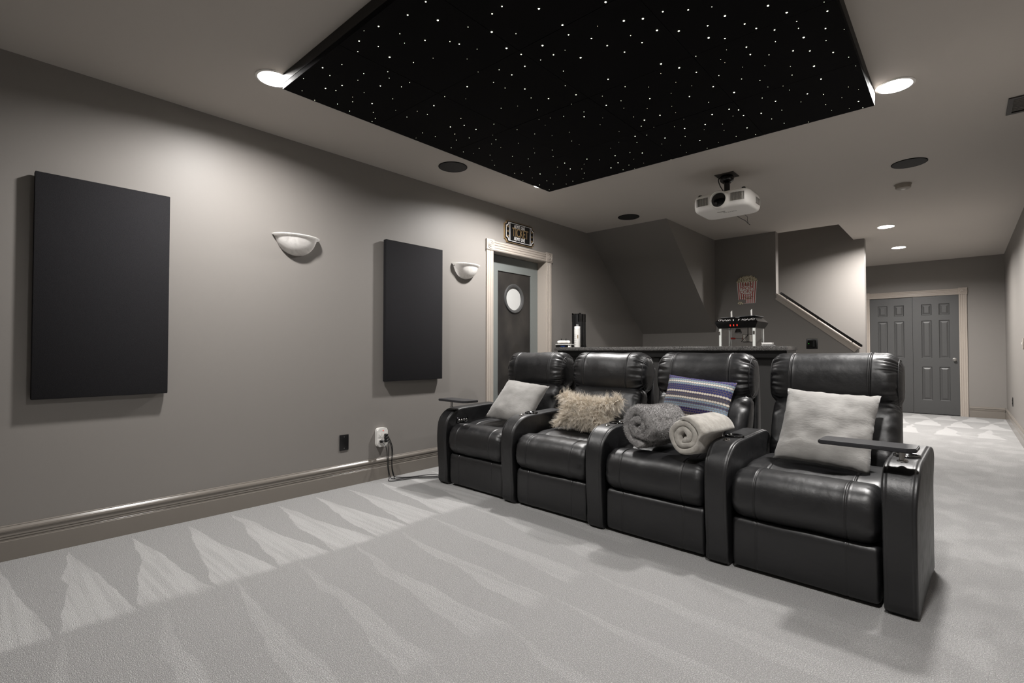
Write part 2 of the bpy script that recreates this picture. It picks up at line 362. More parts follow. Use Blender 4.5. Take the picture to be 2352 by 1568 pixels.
def sample(bm, count, test=None, seed=3):
    rnd = random.Random(seed)
    fs = [f for f in bm.faces if (test is None or test(f))]
    ws = [f.calc_area() for f in fs]; out = []
    for f in rnd.choices(fs, ws, k=count):
        v = [q.co for q in f.verts]; a, b = rnd.random(), rnd.random()
        if len(v) == 4: c = (v[0] * (1 - a) + v[1] * a) * (1 - b) + (v[3] * (1 - a) + v[2] * a) * b
        else:
            k = rnd.randrange(1, len(v) - 1)
            if a + b > 1: a, b = 1 - a, 1 - b
            c = v[0] + (v[k] - v[0]) * a + (v[k + 1] - v[0]) * b
        out.append((c, f.normal.copy()))
    return out
# ------------------------------------------------------------------ room shell
def struct(name, label, bm, m, parent=None, smooth=False, angle=None):
    o = finish(name, bm, m, parent, smooth, angle)
    if parent is None: tag(o, label, name.split('_')[0], None, 'structure')
    return o
W_ = .15
DY0, DY1, DH = 3.777, 4.68, 2.128          # opening of the porthole door
bm = box(B(), (-.6, FRONT_Y - .2, -.12), (4.5, 11.5, 0))
struct('floor', 'pale grey carpet with vacuum marks across the whole room', bm, 'carpet')
bm = B()
HX0, HX1, HY0, HY1 = .92, 2.55, 7.22, 8.35
LAMPS = [(.758, 1.205), (.765, 3.656), (3.386, 3.656), (3.386, 1.205), (2.97, 7.734), (2.968, 9.417)]
for lo, hi in (((-.6, FRONT_Y - .2), (4.5, HY0)), ((-.6, HY0), (HX0 - .02, HY1)), ((HX1, HY0), (4.5, HY1)), ((2.672, HY1), (4.5, 11.5)), ((-.6, HY1 + .06), (2.672, 11.5))):
    box(bm, (*lo, CEIL), (*hi, CEIL + .12))
cut = B()
for x, y in LAMPS: lathe(cut, [(0, CEIL + .05), (.082, CEIL + .05), (.082, CEIL - .05), (0, CEIL - .05)], 40, Matrix.Translation((x, y, 0)))
solid = finish('ceiling_source', bm, 'ceiling_paint'); cutter = finish('cutter', cut, 'ceiling_paint')
md = solid.modifiers.new('holes', 'BOOLEAN'); md.object = cutter; md.operation = 'DIFFERENCE'; md.solver = 'EXACT'; md.use_self = True
me_ = bpy.data.meshes.new_from_object(solid.evaluated_get(bpy.context.evaluated_depsgraph_get()))
bm = B(); bm.from_mesh(me_); bpy.data.objects.remove(solid); bpy.data.objects.remove(cutter); bpy.data.meshes.remove(me_)
struct('ceiling', 'grey-beige painted ceiling with square stair opening', bm, 'ceiling_paint')
bm = B()
box(bm, (-W_, FRONT_Y, 0), (0, DY0, CEIL)); box(bm, (-W_, DY1, 0), (0, LEFT_END, CEIL)); box(bm, (-W_, DY0, DH), (0, DY1, CEIL))
box(bm, (-.5, DY0 - .3, 0), (-.45, DY1 + .3, CEIL))
struct('wall_left', 'long grey-beige wall with sconces and dark acoustic panels', bm, 'wall_paint')
struct('wall_right', 'long grey-beige wall on the hallway side', box(B(), (RIGHT_X, FRONT_Y, 0), (RIGHT_X + W_, 11.4, CEIL)), 'wall_paint')
struct('wall_front', 'grey-beige wall behind the viewer', box(B(), (-W_, FRONT_Y - W_, 0), (RIGHT_X + W_, FRONT_Y, CEIL)), 'wall_paint')
DX0, DX1, DH2 = 2.405, 3.625, 2.02          # opening of the hall double doors
bm = B(); box(bm, (.9, BACK_Y, 0), (DX0, BACK_Y + W_, CEIL)); box(bm, (DX1, BACK_Y, 0), (RIGHT_X + W_, BACK_Y + W_, CEIL)); box(bm, (DX0, BACK_Y, DH2), (DX1, BACK_Y + W_, CEIL))
box(bm, (DX0 - .2, BACK_Y + .5, 0), (DX1 + .2, BACK_Y + .55, CEIL))
struct('wall_back', 'grey-beige end wall around the grey double doors', bm, 'wall_paint')
# niche under the upper stair flight: knee wall + sloped soffit + its side face
NY = 7.1; SX = 1.1; SY0 = 5.555; SZ = 1.335
struct('wall_niche', 'low wall at the bottom of the sloped niche', box(B(), (0, NY, 0), (SX, NY + .12, SZ)), 'wall_paint')
bm = prism(B(), [(SY0, CEIL), (NY + .12, CEIL), (NY + .12, SZ - .0), (NY, SZ)], 0, 0, SX)
struct('wall_soffit', 'sloped underside of the upper stair flight', bm, 'wall_paint')
# stair front wall with sloped knee-wall opening
KX0, KZ0, KX1, KZ1 = 1.875, 1.80, 2.745, 1.10
bm = prism(B(), [(SX, 0), (KX1, 0), (KX1, KZ1), (KX0, KZ0), (KX0, CEIL), (SX, CEIL)], 1, NY, NY + .12)
struct('wall_stair', 'dark wall behind the bar with sloped stair opening', bm, 'wall_paint')
bm = B(); box(bm, (.9, HY1, 0), (2.672, HY1 + .13, CEIL)); box(bm, (.9, HY1, CEIL), (2.672, HY1 + .059, 4.4)); box(bm, (.8, NY + .12, 0), (.9, HY1 + .13, 4.4))
box(bm, (.9, NY, CEIL + .12), (2.672, HY0, 4.4)); box(bm, (HX1, HY0, CEIL + .12), (2.672, HY1, 4.4)); box(bm, (.8, NY, 4.4), (2.7, HY1 + .13, 4.45))
struct('wall_stairwell', 'lit wall on the far side of the stairs', bm, 'wall_paint')
bm = B()
for i in range(7):
    x1 = 2.74 - i * .25; box(bm, (max(.905, x1 - .25), HY0 + .002, 0), (x1, HY1 - .002, .19 * (i + 1)))
struct('trim_stairs', 'carpeted steps behind the knee wall', bm, 'carpet')
ld = bpy.data.lights.new('upstairs_glow', 'AREA'); ld.energy = 2.2; ld.size = .5; ld.color = (1, .8, .62); lo_ = bpy.data.objects.new('upstairs_glow', ld); C.objects.link(lo_); lo_.location = (1.5, 7.8, 4.35)
# cap and apron trim on the sloped knee wall
s = Vector((KX1 - KX0, 0, KZ1 - KZ0)).normalized(); nrm = Vector((-s.z, 0, s.x))
def slope_bar(t0, t1, n0, n1, y0, y1):
    p = []
    for t, n_ in ((t0, n0), (t1, n0), (t1, n1), (t0, n1)):
        q = Vector((KX0, 0, KZ0)) + s * t + nrm * n_; p.append((q.x, q.z))
    return prism(B(), p, 1, y0, y1)
LS = (Vector((KX1, KZ1)) - Vector((KX0, KZ0))).length
bm = slope_bar(.0, LS, .001, .022, NY - .03, NY + .15); merge(bm, slope_bar(.03, LS, -.048, -.001, NY - .018, NY - .001)); merge(bm, slope_bar(.02, LS, -.014, -.001, NY - .026, NY - .018))
struct('trim_1', 'pale board capping the sloped knee wall', bm, 'trim_paint')
bm = slope_bar(.012, LS + .01, .030, .060, NY + .03, NY + .085); bmesh.ops.bevel(bm, geom=list(bm.edges), offset=.008, segments=2, affect='EDGES')
rail = tag(finish('stair_handrail', bm, 'rail_dark', None, True, 50), 'dark handrail running down the sloped stair knee wall', 'handrail')
for t in (.12, LS * .5, LS - .1):
    q = Vector((KX0, 0, KZ0)) + s * t
    finish('rail_bracket', tube(B(), [(q.x + nrm.x * .0225, NY + .058, q.z + nrm.z * .0225), (q.x + nrm.x * .031, NY + .058, q.z + nrm.z * .036)], .008), 'brushed_steel', rail)

# ---- baseboards: moulded profile (out, z)
BP = [(0, .0), (.019, .0), (.019, .098), (.016, .1), (.016, .106), (.013, .109), (.017, .111), (.017, .117), (.012, .119), (.012, .122), (.016, .124), (.015, .142), (.019, .145), (.02, .152), (.018, .16), (.013, .166), (.009, .170), (.009, .174), (.006, .1765), (0, .1769)]
def base_run(bm, p0, p1, nrm2):
    p0, p1, n2 = Vector(p0), Vector(p1), Vector(nrm2)
    A_ = [bm.verts.new((p0.x + n2.x * o, p0.y + n2.y * o, z)) for o, z in BP]; B_ = [bm.verts.new((p1.x + n2.x * o, p1.y + n2.y * o, z)) for o, z in BP]
    n = len(BP); bm.faces.new(A_); bm.faces.new(list(reversed(B_)))
    for i in range(n): bm.faces.new([A_[i], B_[i], B_[(i + 1) % n], A_[(i + 1) % n]])
    return bm
CW = .098   # casing width
bm = base_run(B(), (0.0005, FRONT_Y), (0.0005, DY0 - CW - .012), (1, 0)); base_run(bm, (0.0005, DY1 + CW + .012), (0.0005, NY), (1, 0))
struct('baseboard_left', 'taupe moulded baseboard along the sconce wall', bm, 'taupe_trim')
struct('baseboard_right', 'taupe moulded baseboard along the hallway wall', base_run(B(), (RIGHT_X - .0005, FRONT_Y), (RIGHT_X - .0005, BACK_Y), (-1, 0)), 'taupe_trim')
struct('baseboard_back', 'taupe moulded baseboard beside the double doors', base_run(B(), (DX1 + CW + .01, BACK_Y - .0005), (RIGHT_X - .02, BACK_Y - .0005), (0, -1)), 'taupe_trim')

# ---- door casings: fluted profile across the width
def casing(bm, w, L, mtx):
    """board of width w (x), length L (y), fluted, thickness along z"""
    pr = [(0, 0), (0, .016), (.006, .019), (.016, .019), (.019, .014), (.024, .013), (.028, .018), (w / 2 - .008, .018), (w / 2 - .005, .013), (w / 2, .012), (w / 2 + .005, .013), (w / 2 + .008, .018), (w - .028, .018), (w - .024, .013), (w - .019, .014), (w - .016, .019), (w - .006, .019), (w, .016), (w, 0)]
    A_ = [bm.verts.new(mtx @ Vector((x, 0, z))) for x, z in pr]; B_ = [bm.verts.new(mtx @ Vector((x, L, z))) for x, z in pr]
    n = len(pr); bm.faces.new(A_); bm.faces.new(list(reversed(B_)))
    for i in range(n): bm.faces.new([A_[i], B_[i], B_[(i + 1) % n], A_[(i + 1) % n]])
def rosette(bm, c, s_, mtx):
    """square corner block with turned rings; mtx maps local (x,y,out)"""
    b2 = B(); box(b2, (c[0] - s_ / 2, c[1] - s_ / 2, 0), (c[0] + s_ / 2, c[1] + s_ / 2, .026), .003)
    r = s_ * .4
    lathe(b2, [(r, .026), (r, .031), (r * .86, .031), (r * .8, .0265), (r * .62, .0265), (r * .55, .033), (r * .4, .034), (r * .34, .028), (r * .22, .028), (r * .18, .035), (0, .037)], 28, Matrix.Translation((c[0], c[1], 0)))
    bmesh.ops.transform(b2, matrix=mtx, verts=b2.verts); merge(bm, b2)
def door_trim(w0, w1, h, mtx, depth, parent):
    """casing round an opening w0..w1 x h and the jamb lining of the given depth"""
    bm = B(); g = .004
    casing(bm, CW, h - g, mtx @ Matrix.Translation((w0 - CW, 0, 0))); casing(bm, CW, h - g, mtx @ Matrix.Translation((w1, 0, 0)))
    casing(bm, CW, w1 - w0 - 2 * g, mtx @ basis((w0 + g, h + CW, 0), (0, -1, 0), (1, 0, 0), (0, 0, 1)))
    rosette(bm, (w0 - CW / 2, h + CW / 2 + .003), CW + .014, mtx); rosette(bm, (w1 + CW / 2, h + CW / 2 + .003), CW + .014, mtx)
    finish('door_casing', bm, 'trim_paint', parent, False)
    bm = B(); b2 = B(); t = .004
    box(b2, (w0 - .02, 0, -depth), (w0 + t, h, .012)); box(b2, (w1 - t, 0, -depth), (w1 + .02, h, .012)); box(b2, (w0 - .02, h - t, -depth), (w1 + .02, h + .02, .012))
    bmesh.ops.transform(b2, matrix=mtx, verts=b2.verts); merge(bm, b2)
    finish('door_jamb', bm, 'trim_paint', parent, False)
# door_1: recessed grey door, dark board, round porthole
d1 = thing('door_1', 'grey door with dark board panel and round porthole window', 'door'); d1['kind'] = 'structure'
mt = on_left(0, 0, .0005)       # local x=world Y, local y=world Z, local z=+X
door_trim(DY0, DY1, DH, mt, .149, d1)
RX = -.118                       # door face
cy, cz, pr = 4.262, 1.665, .152
py0, py1, pz0, pz1 = 3.985, 4.548, .25, 1.955
bm = B(); y0, y1, z1 = DY0 + .006, DY1 - .006, DH - .008
for a, b, c, d in ((y0, py0, .008, z1), (py1, y1, .008, z1), (py0, py1, .008, pz0), (py0, py1, pz1, z1)):
    box(bm, (RX - .04, a, c), (RX, b, d))
finish('door_frame', bm, 'door_grey_green', d1)
def ring_plate(bm, ya, yb, za, zb, cy, cz, r, x0, x1, n=64):
    """rectangular plate with a round hole"""
    outer = []
    for k in range(n):
        t = 2 * PI * k / n; c, s_ = math.cos(t), math.sin(t)
        f = min(((yb - cy) if c > 0 else (cy - ya)) / max(abs(c), 1e-6), ((zb - cz) if s_ > 0 else (cz - za)) / max(abs(s_), 1e-6))
        outer.append((cy + c * f, cz + s_ * f))
    inner = [(cy + r * math.cos(2 * PI * k / n), cz + r * math.sin(2 * PI * k / n)) for k in range(n)]
    V_ = [[bm.verts.new((x, *p)) for p in ps] for x in (x0, x1) for ps in (outer, inner)]
    for k in range(n):
        j = (k + 1) % n
        bm.faces.new([V_[0][k], V_[0][j], V_[1][j], V_[1][k]]); bm.faces.new([V_[2][k], V_[3][k], V_[3][j], V_[2][j]])
        bm.faces.new([V_[1][k], V_[1][j], V_[3][j], V_[3][k]]); bm.faces.new([V_[0][j], V_[0][k], V_[2][k], V_[2][j]])
    return bm
finish('door_board', ring_plate(B(), py0, py1, pz0, pz1, cy, cz, pr, RX - .03, RX - .012), 'door_board', d1)
rm = basis((RX - .012, cy, cz), (0, 1, 0), (0, 0, 1), (1, 0, 0))
fr = finish('porthole_frame', lathe(B(), [(pr - .022, -.02), (pr - .022, .006), (pr - .012, .014), (pr + .008, .014), (pr + .014, .006), (pr + .014, 0), (pr - .022, -.02)], 56, rm), 'door_grey', d1, True, 40)
finish('porthole_glass', lathe(B(), [(0, -.010), (pr - .021, -.010), (pr - .021, -.016), (0, -.016)], 56, rm), 'frosted_glass', fr)
# door_2: hall double doors with six moulded panels per leaf
d2 = thing('door_2', 'dark grey six-panel double doors at the hallway end', 'door'); d2['kind'] = 'structure'
door_trim(DX0, DX1, DH2, basis((0, BACK_Y - .0005, 0), (1, 0, 0), (0, 0, 1), (0, -1, 0)), .149, d2)
def leaf(x0, x1, yf):
    bm = B(); zb, zt = .012, DH2 - .008; w = x1 - x0; st = .115 * w / .6; pw = (w - st * 2 - st * .8) / 2
    rows = [(.24, .81), (.955, 1.60), (1.69, 1.88)]
    xs = [(x0 + st, x0 + st + pw), (x1 - st - pw, x1 - st)]
    T = .035
    box(bm, (x0, yf, zb), (xs[0][0], yf + T, zt)); box(bm, (xs[1][1], yf, zb), (x1, yf + T, zt)); box(bm, (xs[0][1], yf, zb), (xs[1][0], yf + T, zt))
    for xa, xb in xs:
        zz = [zb] + [v for r in rows for v in r] + [zt]
        for a, b in zip(zz[::2], zz[1::2]): box(bm, (xa, yf, a), (xb, yf + T, b))
        for a, b in rows:
            box(bm, (xa, yf + .013, a), (xb, yf + T, b))
            q = [[bm.verts.new((x, y, z)) for x, z in ((xa + e, a + e), (xb - e, a + e), (xb - e, b - e), (xa + e, b - e))] for e, y in ((0, yf + .0005), (.012, yf + .012), (.018, yf + .0125), (.042, yf + .004))]
            for r0, r1 in zip(q, q[1:]):
                for k in range(4): bm.faces.new([r0[k], r0[(k + 1) % 4], r1[(k + 1) % 4], r1[k]])
            bm.faces.new(q[-1])
    return bm
mid = 3.018
finish('door_leaf', leaf(DX0 + .006, mid - .002, BACK_Y + .012), 'door_grey', d2)
lf = finish('door_leaf', leaf(mid + .002, DX1 - .006, BACK_Y - .002), 'door_grey', d2)
finish('door_knob', lathe(B(), [(.0, .0), (.028, .0), (.028, .005), (.012, .008), (.011, .03), (.019, .036), (.023, .046), (.019, .054), (0, .056)], 24, basis((3.558, BACK_Y - .002, .935), (1, 0, 0), (0, 0, 1), (0, -1, 0))), 'brushed_steel', lf, True, 50)

# ------------------------------------------------------------------ lamps in the ceiling
def downlight(x, y, label, lens='lamp_lens', rec=.018):
    t = thing('recessed_ceiling_light', label, 'ceiling light', (x, y, CEIL), 0, 'recessed ceiling lights')
    finish('trim_ring', lathe(B(), [(.0765, rec + .004), (.0815, rec + .004), (.0815, -.0006), (.096, -.0006), (.096, -.003), (.092, -.0055), (.082, -.006), (.078, -.002), (.0765, rec + .004)], 48), 'lamp_trim', t, True, 45)
    finish('lamp_lens', lathe(B(), [(0, rec), (.0766, rec)], 48), lens, t)
    return t
downlight(.758, 1.205, 'lit round ceiling light beside the near corner of the star panel, sconce wall side')
downlight(.765, 3.656, 'lit round ceiling light tucked behind the far star panel corner near the sconce wall', 'lamp_lens_mid')
downlight(3.386, 3.656, 'lit round ceiling light beside the star panel corner on the hallway side', 'lamp_lens_mid')
downlight(3.386, 1.205, 'lit round ceiling light over the viewer by the hallway-side wall')
downlight(2.97, 7.734, 'lit round hallway ceiling light beside the stair opening', 'lamp_lens_far', .023)
downlight(2.968, 9.417, 'lit round hallway ceiling light nearest the double doors', 'lamp_lens_far', .023)

def speaker(x, y, label):
    t = thing('ceiling_speaker', label, 'speaker', (x, y, CEIL), 0, 'round black ceiling speakers')
    finish('speaker_rim', lathe(B(), [(.115, -.0005), (.121, -.0005), (.121, -.004), (.118, -.006), (.115, -.005)], 48), 'matte_black', t, True, 45)
    finish('speaker_grille', lathe(B(), [(0, -.006), (.09, -.0055), (.1155, -.0045), (.1155, -.001)], 48), 'speaker_mesh', t, True, 45)
speaker(.483, 2.80, 'round black ceiling speaker between star panel and sconce wall')
speaker(.805, 5.206, 'round black ceiling speaker above the bar near the sloped niche')
speaker(3.352, 5.245, 'round black ceiling speaker in front of the smoke detector')
t = thing('smoke_detector', 'round beige smoke detector on the ceiling behind a black speaker', 'smoke detector', (3.268, 5.88, CEIL))
finish('detector_body', lathe(B(), [(0, -.046), (.03, -.046), (.05, -.044), (.058, -.038), (.06, -.012), (.064, -.012), (.066, -.001), (0, -.001)], 36), 'detector', t, True, 40)
finish('test_button', lathe(B(), [(.0, -.05), (.016, -.05), (.02, -.046), (.0, -.046)], 20), 'white_plastic', t, True, 40)
t = thing('ceiling_vent', 'dark metal ceiling air vent by the hallway-side wall', 'vent', (4.03, 4.45, CEIL))
bm = B()
for lo, hi in (((-.14, -.145), (-.115, .145)), ((.115, -.145), (.135, .145)), ((-.115, -.145), (.115, -.12)), ((-.115, .12), (.115, .145))): box(bm, (*lo, -.008), (*hi, -.0005))
finish('vent_frame', bm, 'vent_metal', t)
bm = B()
for i in range(9):
    y = -.105 + i * .026; prism(bm, [(y, -.006), (y + .003, -.006), (y + .018, -.0008), (y + .015, -.0008)], 0, -.115, .115)
finish('vent_slats', bm, 'matte_black', t)

# ------------------------------------------------------------------ star ceiling panel
PZ = 2.535
sp_ = thing('star_ceiling_panel', 'suspended black ceiling panel dotted with fibre-optic stars', 'star ceiling', (0, 0, PZ))
xs = [.843, 1.4545, 2.066, 2.6775, 3.289]; ys = [1.219, 1.829, 2.439, 3.049, 3.659]
rnd = random.Random(5)
for i in range(4):
    for j in range(4):
        e = .0012; dz = rnd.uniform(0, .0015)
        o = finish('star_tile', box(B(), (xs[i] + e, ys[j] + e, dz), (xs[i + 1] - e, ys[j + 1] - e, .03)), 'star_felt', sp_)
bm = B()
for lo, hi in (((xs[0], ys[0]), (xs[-1], ys[0] + .02)), ((xs[0], ys[-1] - .02), (xs[-1], ys[-1])), ((xs[0], ys[0] + .02), (xs[0] + .02, ys[-1] - .02)), ((xs[-1] - .02, ys[0] + .02), (xs[-1], ys[-1] - .02))):
    box(bm, (*lo, .031), (*hi, CEIL - PZ - .0008))
finish('panel_frame', bm, 'star_edge', sp_)
st = [tuple(int(v) for v in q.split(',')) for q in STARS.split()]
def star_bm(bm, x, y, r, n=10):
    lathe(bm, [(0, -.0016), (r * .7, -.0012), (r, .0002)], n, Matrix.Translation((x, y, 0)))
RAD = {4: .0044, 3: .0031, 2: .002, 1: .0011}
bank = {}
for i, (a, b, k) in enumerate(st[:100]):
    if k not in bank:
        bm = B(); star_bm(bm, 0, 0, RAD[k]); o = finish('star_light', bm, 'star_glow', sp_); bank[k] = o
    else:
        o = bank[k].copy(); C.objects.link(o); o.parent = sp_
    o.location = (a / 1000, b / 1000, 0)
bm = B()
for a, b, k in st[100:]:
    if xs[0] < a / 1000 < xs[-1] and ys[0] < b / 1000 < ys[-1]: star_bm(bm, a / 1000, b / 1000, RAD[k], 8)
r2 = random.Random(11)
for _ in range(30):      # the panel goes on past the frame
    star_bm(bm, r2.uniform(2.3, 3.25), r2.uniform(1.25, 1.62), RAD[r2.choice((1, 2, 2, 3))], 8)
o = finish('small_star_lights', bm, 'small_star_glow', sp_); o['kind'] = 'stuff'
# ------------------------------------------------------------------ acoustic panels, sconces, plates on the left wall
def acoustic(y0, y1, label):
    t = thing('acoustic_panel', label, 'acoustic panel', (.003, (y0 + y1) / 2, .815), 0, 'dark wall acoustic panels')
    h = 1.2; w = (y1 - y0) / 2
    finish('fabric_cover', box(B(), (.012, -w, 0), (.052, w, h), .004, 2), 'panel_cloth', t, True, 40)
    bm = B()
    for lo, hi in (((-w + .01, .01), (-w + .04, h - .01)), ((w - .04, .01), (w - .01, h - .01)), ((-w + .04, .01), (w - .04, .04)), ((-w + .04, h - .04), (w - .04, h - .01))): box(bm, (0, *lo), (.012, *hi))
    finish('back_frame', bm, 'matte_black', t)
acoustic(.282, .886, 'large charcoal fabric panel on the wall, nearest the viewer')
acoustic(2.436, 3.055, 'charcoal fabric panel on the wall between the two glass sconces')
def sconce(y, z, label):
    t = thing('wall_sconce', label, 'wall lamp', (.001, y, z), 0, 'half-bowl glass wall sconces')
    P_ = [(.02, -.132), (.06, -.122), (.1, -.098), (.13, -.062), (.148, -.022), (.157, -.004), (.172, .0), (.174, .006), (.168, .009), (.155, .006)]
    P_ = cr(P_, 3) + cr([(.151, -.002), (.142, -.024), (.124, -.062), (.095, -.095), (.056, -.118), (.0, -.128)], 3)
    P_ = [(0.0, -.134)] + P_
    bm = lathe(B(), P_, 40, Matrix.Diagonal((.72, 1, 1, 1)), -PI / 2, PI / 2, False)
    finish('glass_bowl', bm, 'alabaster', t, True, 60)
    finish('back_plate', lathe(B(), [(0, 0), (.055, 0), (.055, .012), (.045, .02), (0, .02)], 28, basis((0, 0, -.05), (0, 1, 0), (0, 0, 1), (1, 0, 0))), 'brushed_steel', t, True, 40)
    for sg in (-1, 1):
        finish('clip_screw', lathe(B(), [(0, .02), (.005, .019), (.006, .012), (.003, .01), (.003, 0), (0, 0)], 14, basis((.002, sg * .152, -.015), (0, 1, 0), (0, 0, 1), (1, 0, 0))), 'chrome', t, True, 40)
sconce(1.69, 1.905, 'half-bowl marbled glass sconce between the two charcoal panels')
sconce(3.385, 1.915, 'half-bowl marbled glass sconce beside the porthole door')
def plate(name, label, cat, mtx, w, h, m, screws=True, extra=None):
    t = thing(name, label, cat); t.matrix_world = mtx
    finish('cover_plate', box(B(), (-w / 2, -h / 2, .0006), (w / 2, h / 2, .007), .003), m, t, True, 40)
    if screws:
        for sz in (-1, 1): finish('plate_screw', lathe(B(), [(0, .0088), (.003, .0082), (.0035, .007), (0, .007)], 12, Matrix.Translation((0, sz * h * .36, 0))), 'brushed_steel', t)
    if extra: extra(t)
    return t
plate('outlet_cover', 'blank black wall plate beside the white plug adapter', 'wall plate', on_left(2.09, .347), .078, .124, 'black_plastic')
def black_sockets(t):
    for sz in (-1, 1):
        bm = B(); box(bm, (-.017, sz * .02 - .014, .007), (.017, sz * .02 + .014, .0085), .002); finish('socket_face', bm, 'gloss_black', t)
plate('outlet_cover', 'black wall outlet low on the hallway-side wall', 'outlet', basis((RIGHT_X, 9.8, .375), (0, -1, 0), (0, 0, 1), (-1, 0, 0)), .078, .124, 'black_plastic', True, black_sockets)
def toggle(t): finish('switch_toggle', box(B(), (-.006, -.012, .007), (.006, .012, .016), .002), 'white_plastic', t)
plate('switch_plate', 'pale light switch plate on the hallway-side wall', 'light switch', basis((RIGHT_X, 8.03, 1.16), (0, -1, 0), (0, 0, 1), (-1, 0, 0)), .078, .124, 'trim_paint', True, toggle)
def keypad(t):
    finish('keypad_screen', box(B(), (-.045, -.045, .007), (.045, .045, .010), .002), 'gloss_black', t)
    finish('keypad_button', box(B(), (.012, -.035, .010), (.032, .035, .012), .001), 'black_plastic', t)
    finish('status_light', lathe(B(), [(0, .0125), (.003, .012), (.003, .0105)], 10, Matrix.Translation((-.032, .004, 0))), 'green_glow', t)
plate('wall_switch_panel', 'black square wall control with a green light under the stair slope', 'wall control', on_back(2.275, 1.163, NY), .122, .124, 'black_plastic', False, keypad)

# white surge adapter with plugs and cords
ad = thing('outlet_adapter', 'white plug-in outlet adapter with a red light on the sconce wall', 'outlet adapter'); ad.matrix_world = on_left(2.425, .35)
out = []
for a in range(48):
    t_ = 2 * PI * a / 48; c, s_ = math.cos(t_), math.sin(t_)
    x_ = .056 * math.copysign(abs(c) ** .5, c); y_ = .079 * math.copysign(abs(s_) ** .45, s_)
    x_ *= .90 + .10 * min(1, (abs(y_) / .07) ** 2); out.append((x_, y_))
bm = prism(B(), out, 2, .001, .034); bmesh.ops.bevel(bm, geom=[e for e in bm.edges if abs(e.verts[0].co.z - .034) < 1e-5 and abs(e.verts[1].co.z - .034) < 1e-5], offset=.006, segments=3, affect='EDGES')
finish('adapter_body', bm, 'white_plastic', ad, True, 50)
finish('status_light', lathe(B(), [(0, .0365), (.004, .0355), (.0045, .034)], 12, Matrix.Translation((.006, .055, 0))), 'red_glow', ad)
for i, (sx, sy) in enumerate(((-.022, .018), (.022, .018), (-.022, -.03), (.022, -.03))):
    bm = box(B(), (sx - .014, sy - .016, .034), (sx + .014, sy + .016, .036), .003)
    so = finish('socket_face', bm, 'white_plastic', ad, True, 40)
    bm = B()
    for dx in (-.006, .006): box(bm, (sx + dx - .001, sy - .002, .036), (sx + dx + .001, sy + .007, .0363))
    lathe(bm, [(0, .0363), (.0025, .0363), (.0025, .0358)], 10, Matrix.Translation((sx, sy - .009, 0))); finish('socket_slots', bm, 'matte_black', so)
def cord(label, plug, pts, lo):
    """plug at adapter (y,z) + cord falling to the carpet"""
    t = thing('power_cord', label, 'power cord', (0, 0, 0), 0, 'black cords at the white adapter')
    y, z = plug
    finish('cord_plug', box(B(), (.0385, y - .013, z - .011), (.068, y + .013, z + .011), .006, 3), 'black_plastic', t, True, 50)
    finish('cable', tube(B(), cr([(.066, y, z), (.082, y + .004, z - .015)] + pts, 6), .0034, 8), 'black_plastic', t, True)
def run(o, y0, low=.03, hump=0):
    """fall from the plug, then along the carpet to the recliner arm; o keeps the cords apart"""
    return [(.092 + o * .5, y0 + .012, .26), (.075 + o, y0 + .016, .13), (.078 + o, y0 + .03, low), (.105 + o, y0 + .075 - o, .006), (.185 + o * .8, 2.645 - o * .6, .006 + hump * .5), (.30 + o * .7, 2.765 - o * .8, .006 + hump), (.352 + o * .5, 2.865 - o, .006), (.372 + o * .5, 2.95 - o, .006)]
cord('black power cord in the upper corner socket of the adapter', (2.447, .368), run(.0, 2.472), 0)
cord('black power cord in the lower socket nearest the blank plate', (2.403, .320), run(.050, 2.398), 0)
cord('black power cord in the lower corner socket, hanging in the middle', (2.447, .320), run(.017, 2.430), 0)
cord('thin black cord humping up off the carpet near the recliner arm', (2.4475, .344), run(.034, 2.452, .05, .024), 0)

# ------------------------------------------------------------------ ticket sign over the door
ts = thing('ticket_sign', 'black and gold ADMIT ONE ticket sign above the porthole door', 'sign'); ts.matrix_world = on_left(4.2, 2.368)
def ticket(w, h, c, n=8):
    pts = []
    for sx, sy, a0 in ((1, 1, -PI / 2), (-1, 1, 0), (-1, -1, PI / 2), (1, -1, PI)):
        cx_, cy_ = sx * w / 2, sy * h / 2
        arc = [(cx_ + c * math.cos(a), cy_ + c * math.sin(a)) for a in [a0 + (-PI / 2) * k / n for k in range(n + 1)]]
        pts += arc
    return pts
def arc_ticket(w, h, c, n=8):
    pts = []
    for cx_, cy_, s0, s1 in ((w / 2, h / 2, -PI / 2, -PI), (-w / 2, h / 2, 0, -PI / 2), (-w / 2, -h / 2, PI / 2, 0), (w / 2, -h / 2, PI, PI / 2)):
        pts += [(cx_ + c * math.cos(s0 + (s1 - s0) * k / n), cy_ + c * math.sin(s0 + (s1 - s0) * k / n)) for k in range(n + 1)]
    return pts
finish('sign_backing', prism(B(), arc_ticket(.50, .236, .034), 2, .001, .016), 'gold', ts)
finish('sign_face', prism(B(), arc_ticket(.488, .224, .036), 2, .016, .020), 'sign_black', ts)
def outline(pa, pb, z0, z1):
    bm = B(); n = len(pa); V_ = [[bm.verts.new((*p, z)) for p in q] for z in (z0, z1) for q in (pa, pb)]
    for k in range(n):
        j = (k + 1) % n
        bm.faces.new([V_[2][k], V_[2][j], V_[3][j], V_[3][k]]); bm.faces.new([V_[0][k], V_[2][k], V_[2][j], V_[0][j]]); bm.faces.new([V_[1][j], V_[3][j], V_[3][k], V_[1][k]])
    return bm
bm = outline(arc_ticket(.462, .2, .036), arc_ticket(.452, .19, .038), .020, .022)
for x_ in (-.172, .172): box(bm, (x_ - .004, -.095, .020), (x_ + .004, .095, .022))
finish('border_line', bm, 'sign_white', ts)
bm = text_bm('ADMIT ONE', .054, Matrix.Translation((-.012, .066, .021)), .001, .56, 'CENTER', 1.15); finish('sign_lettering', bm, 'sign_white', ts)
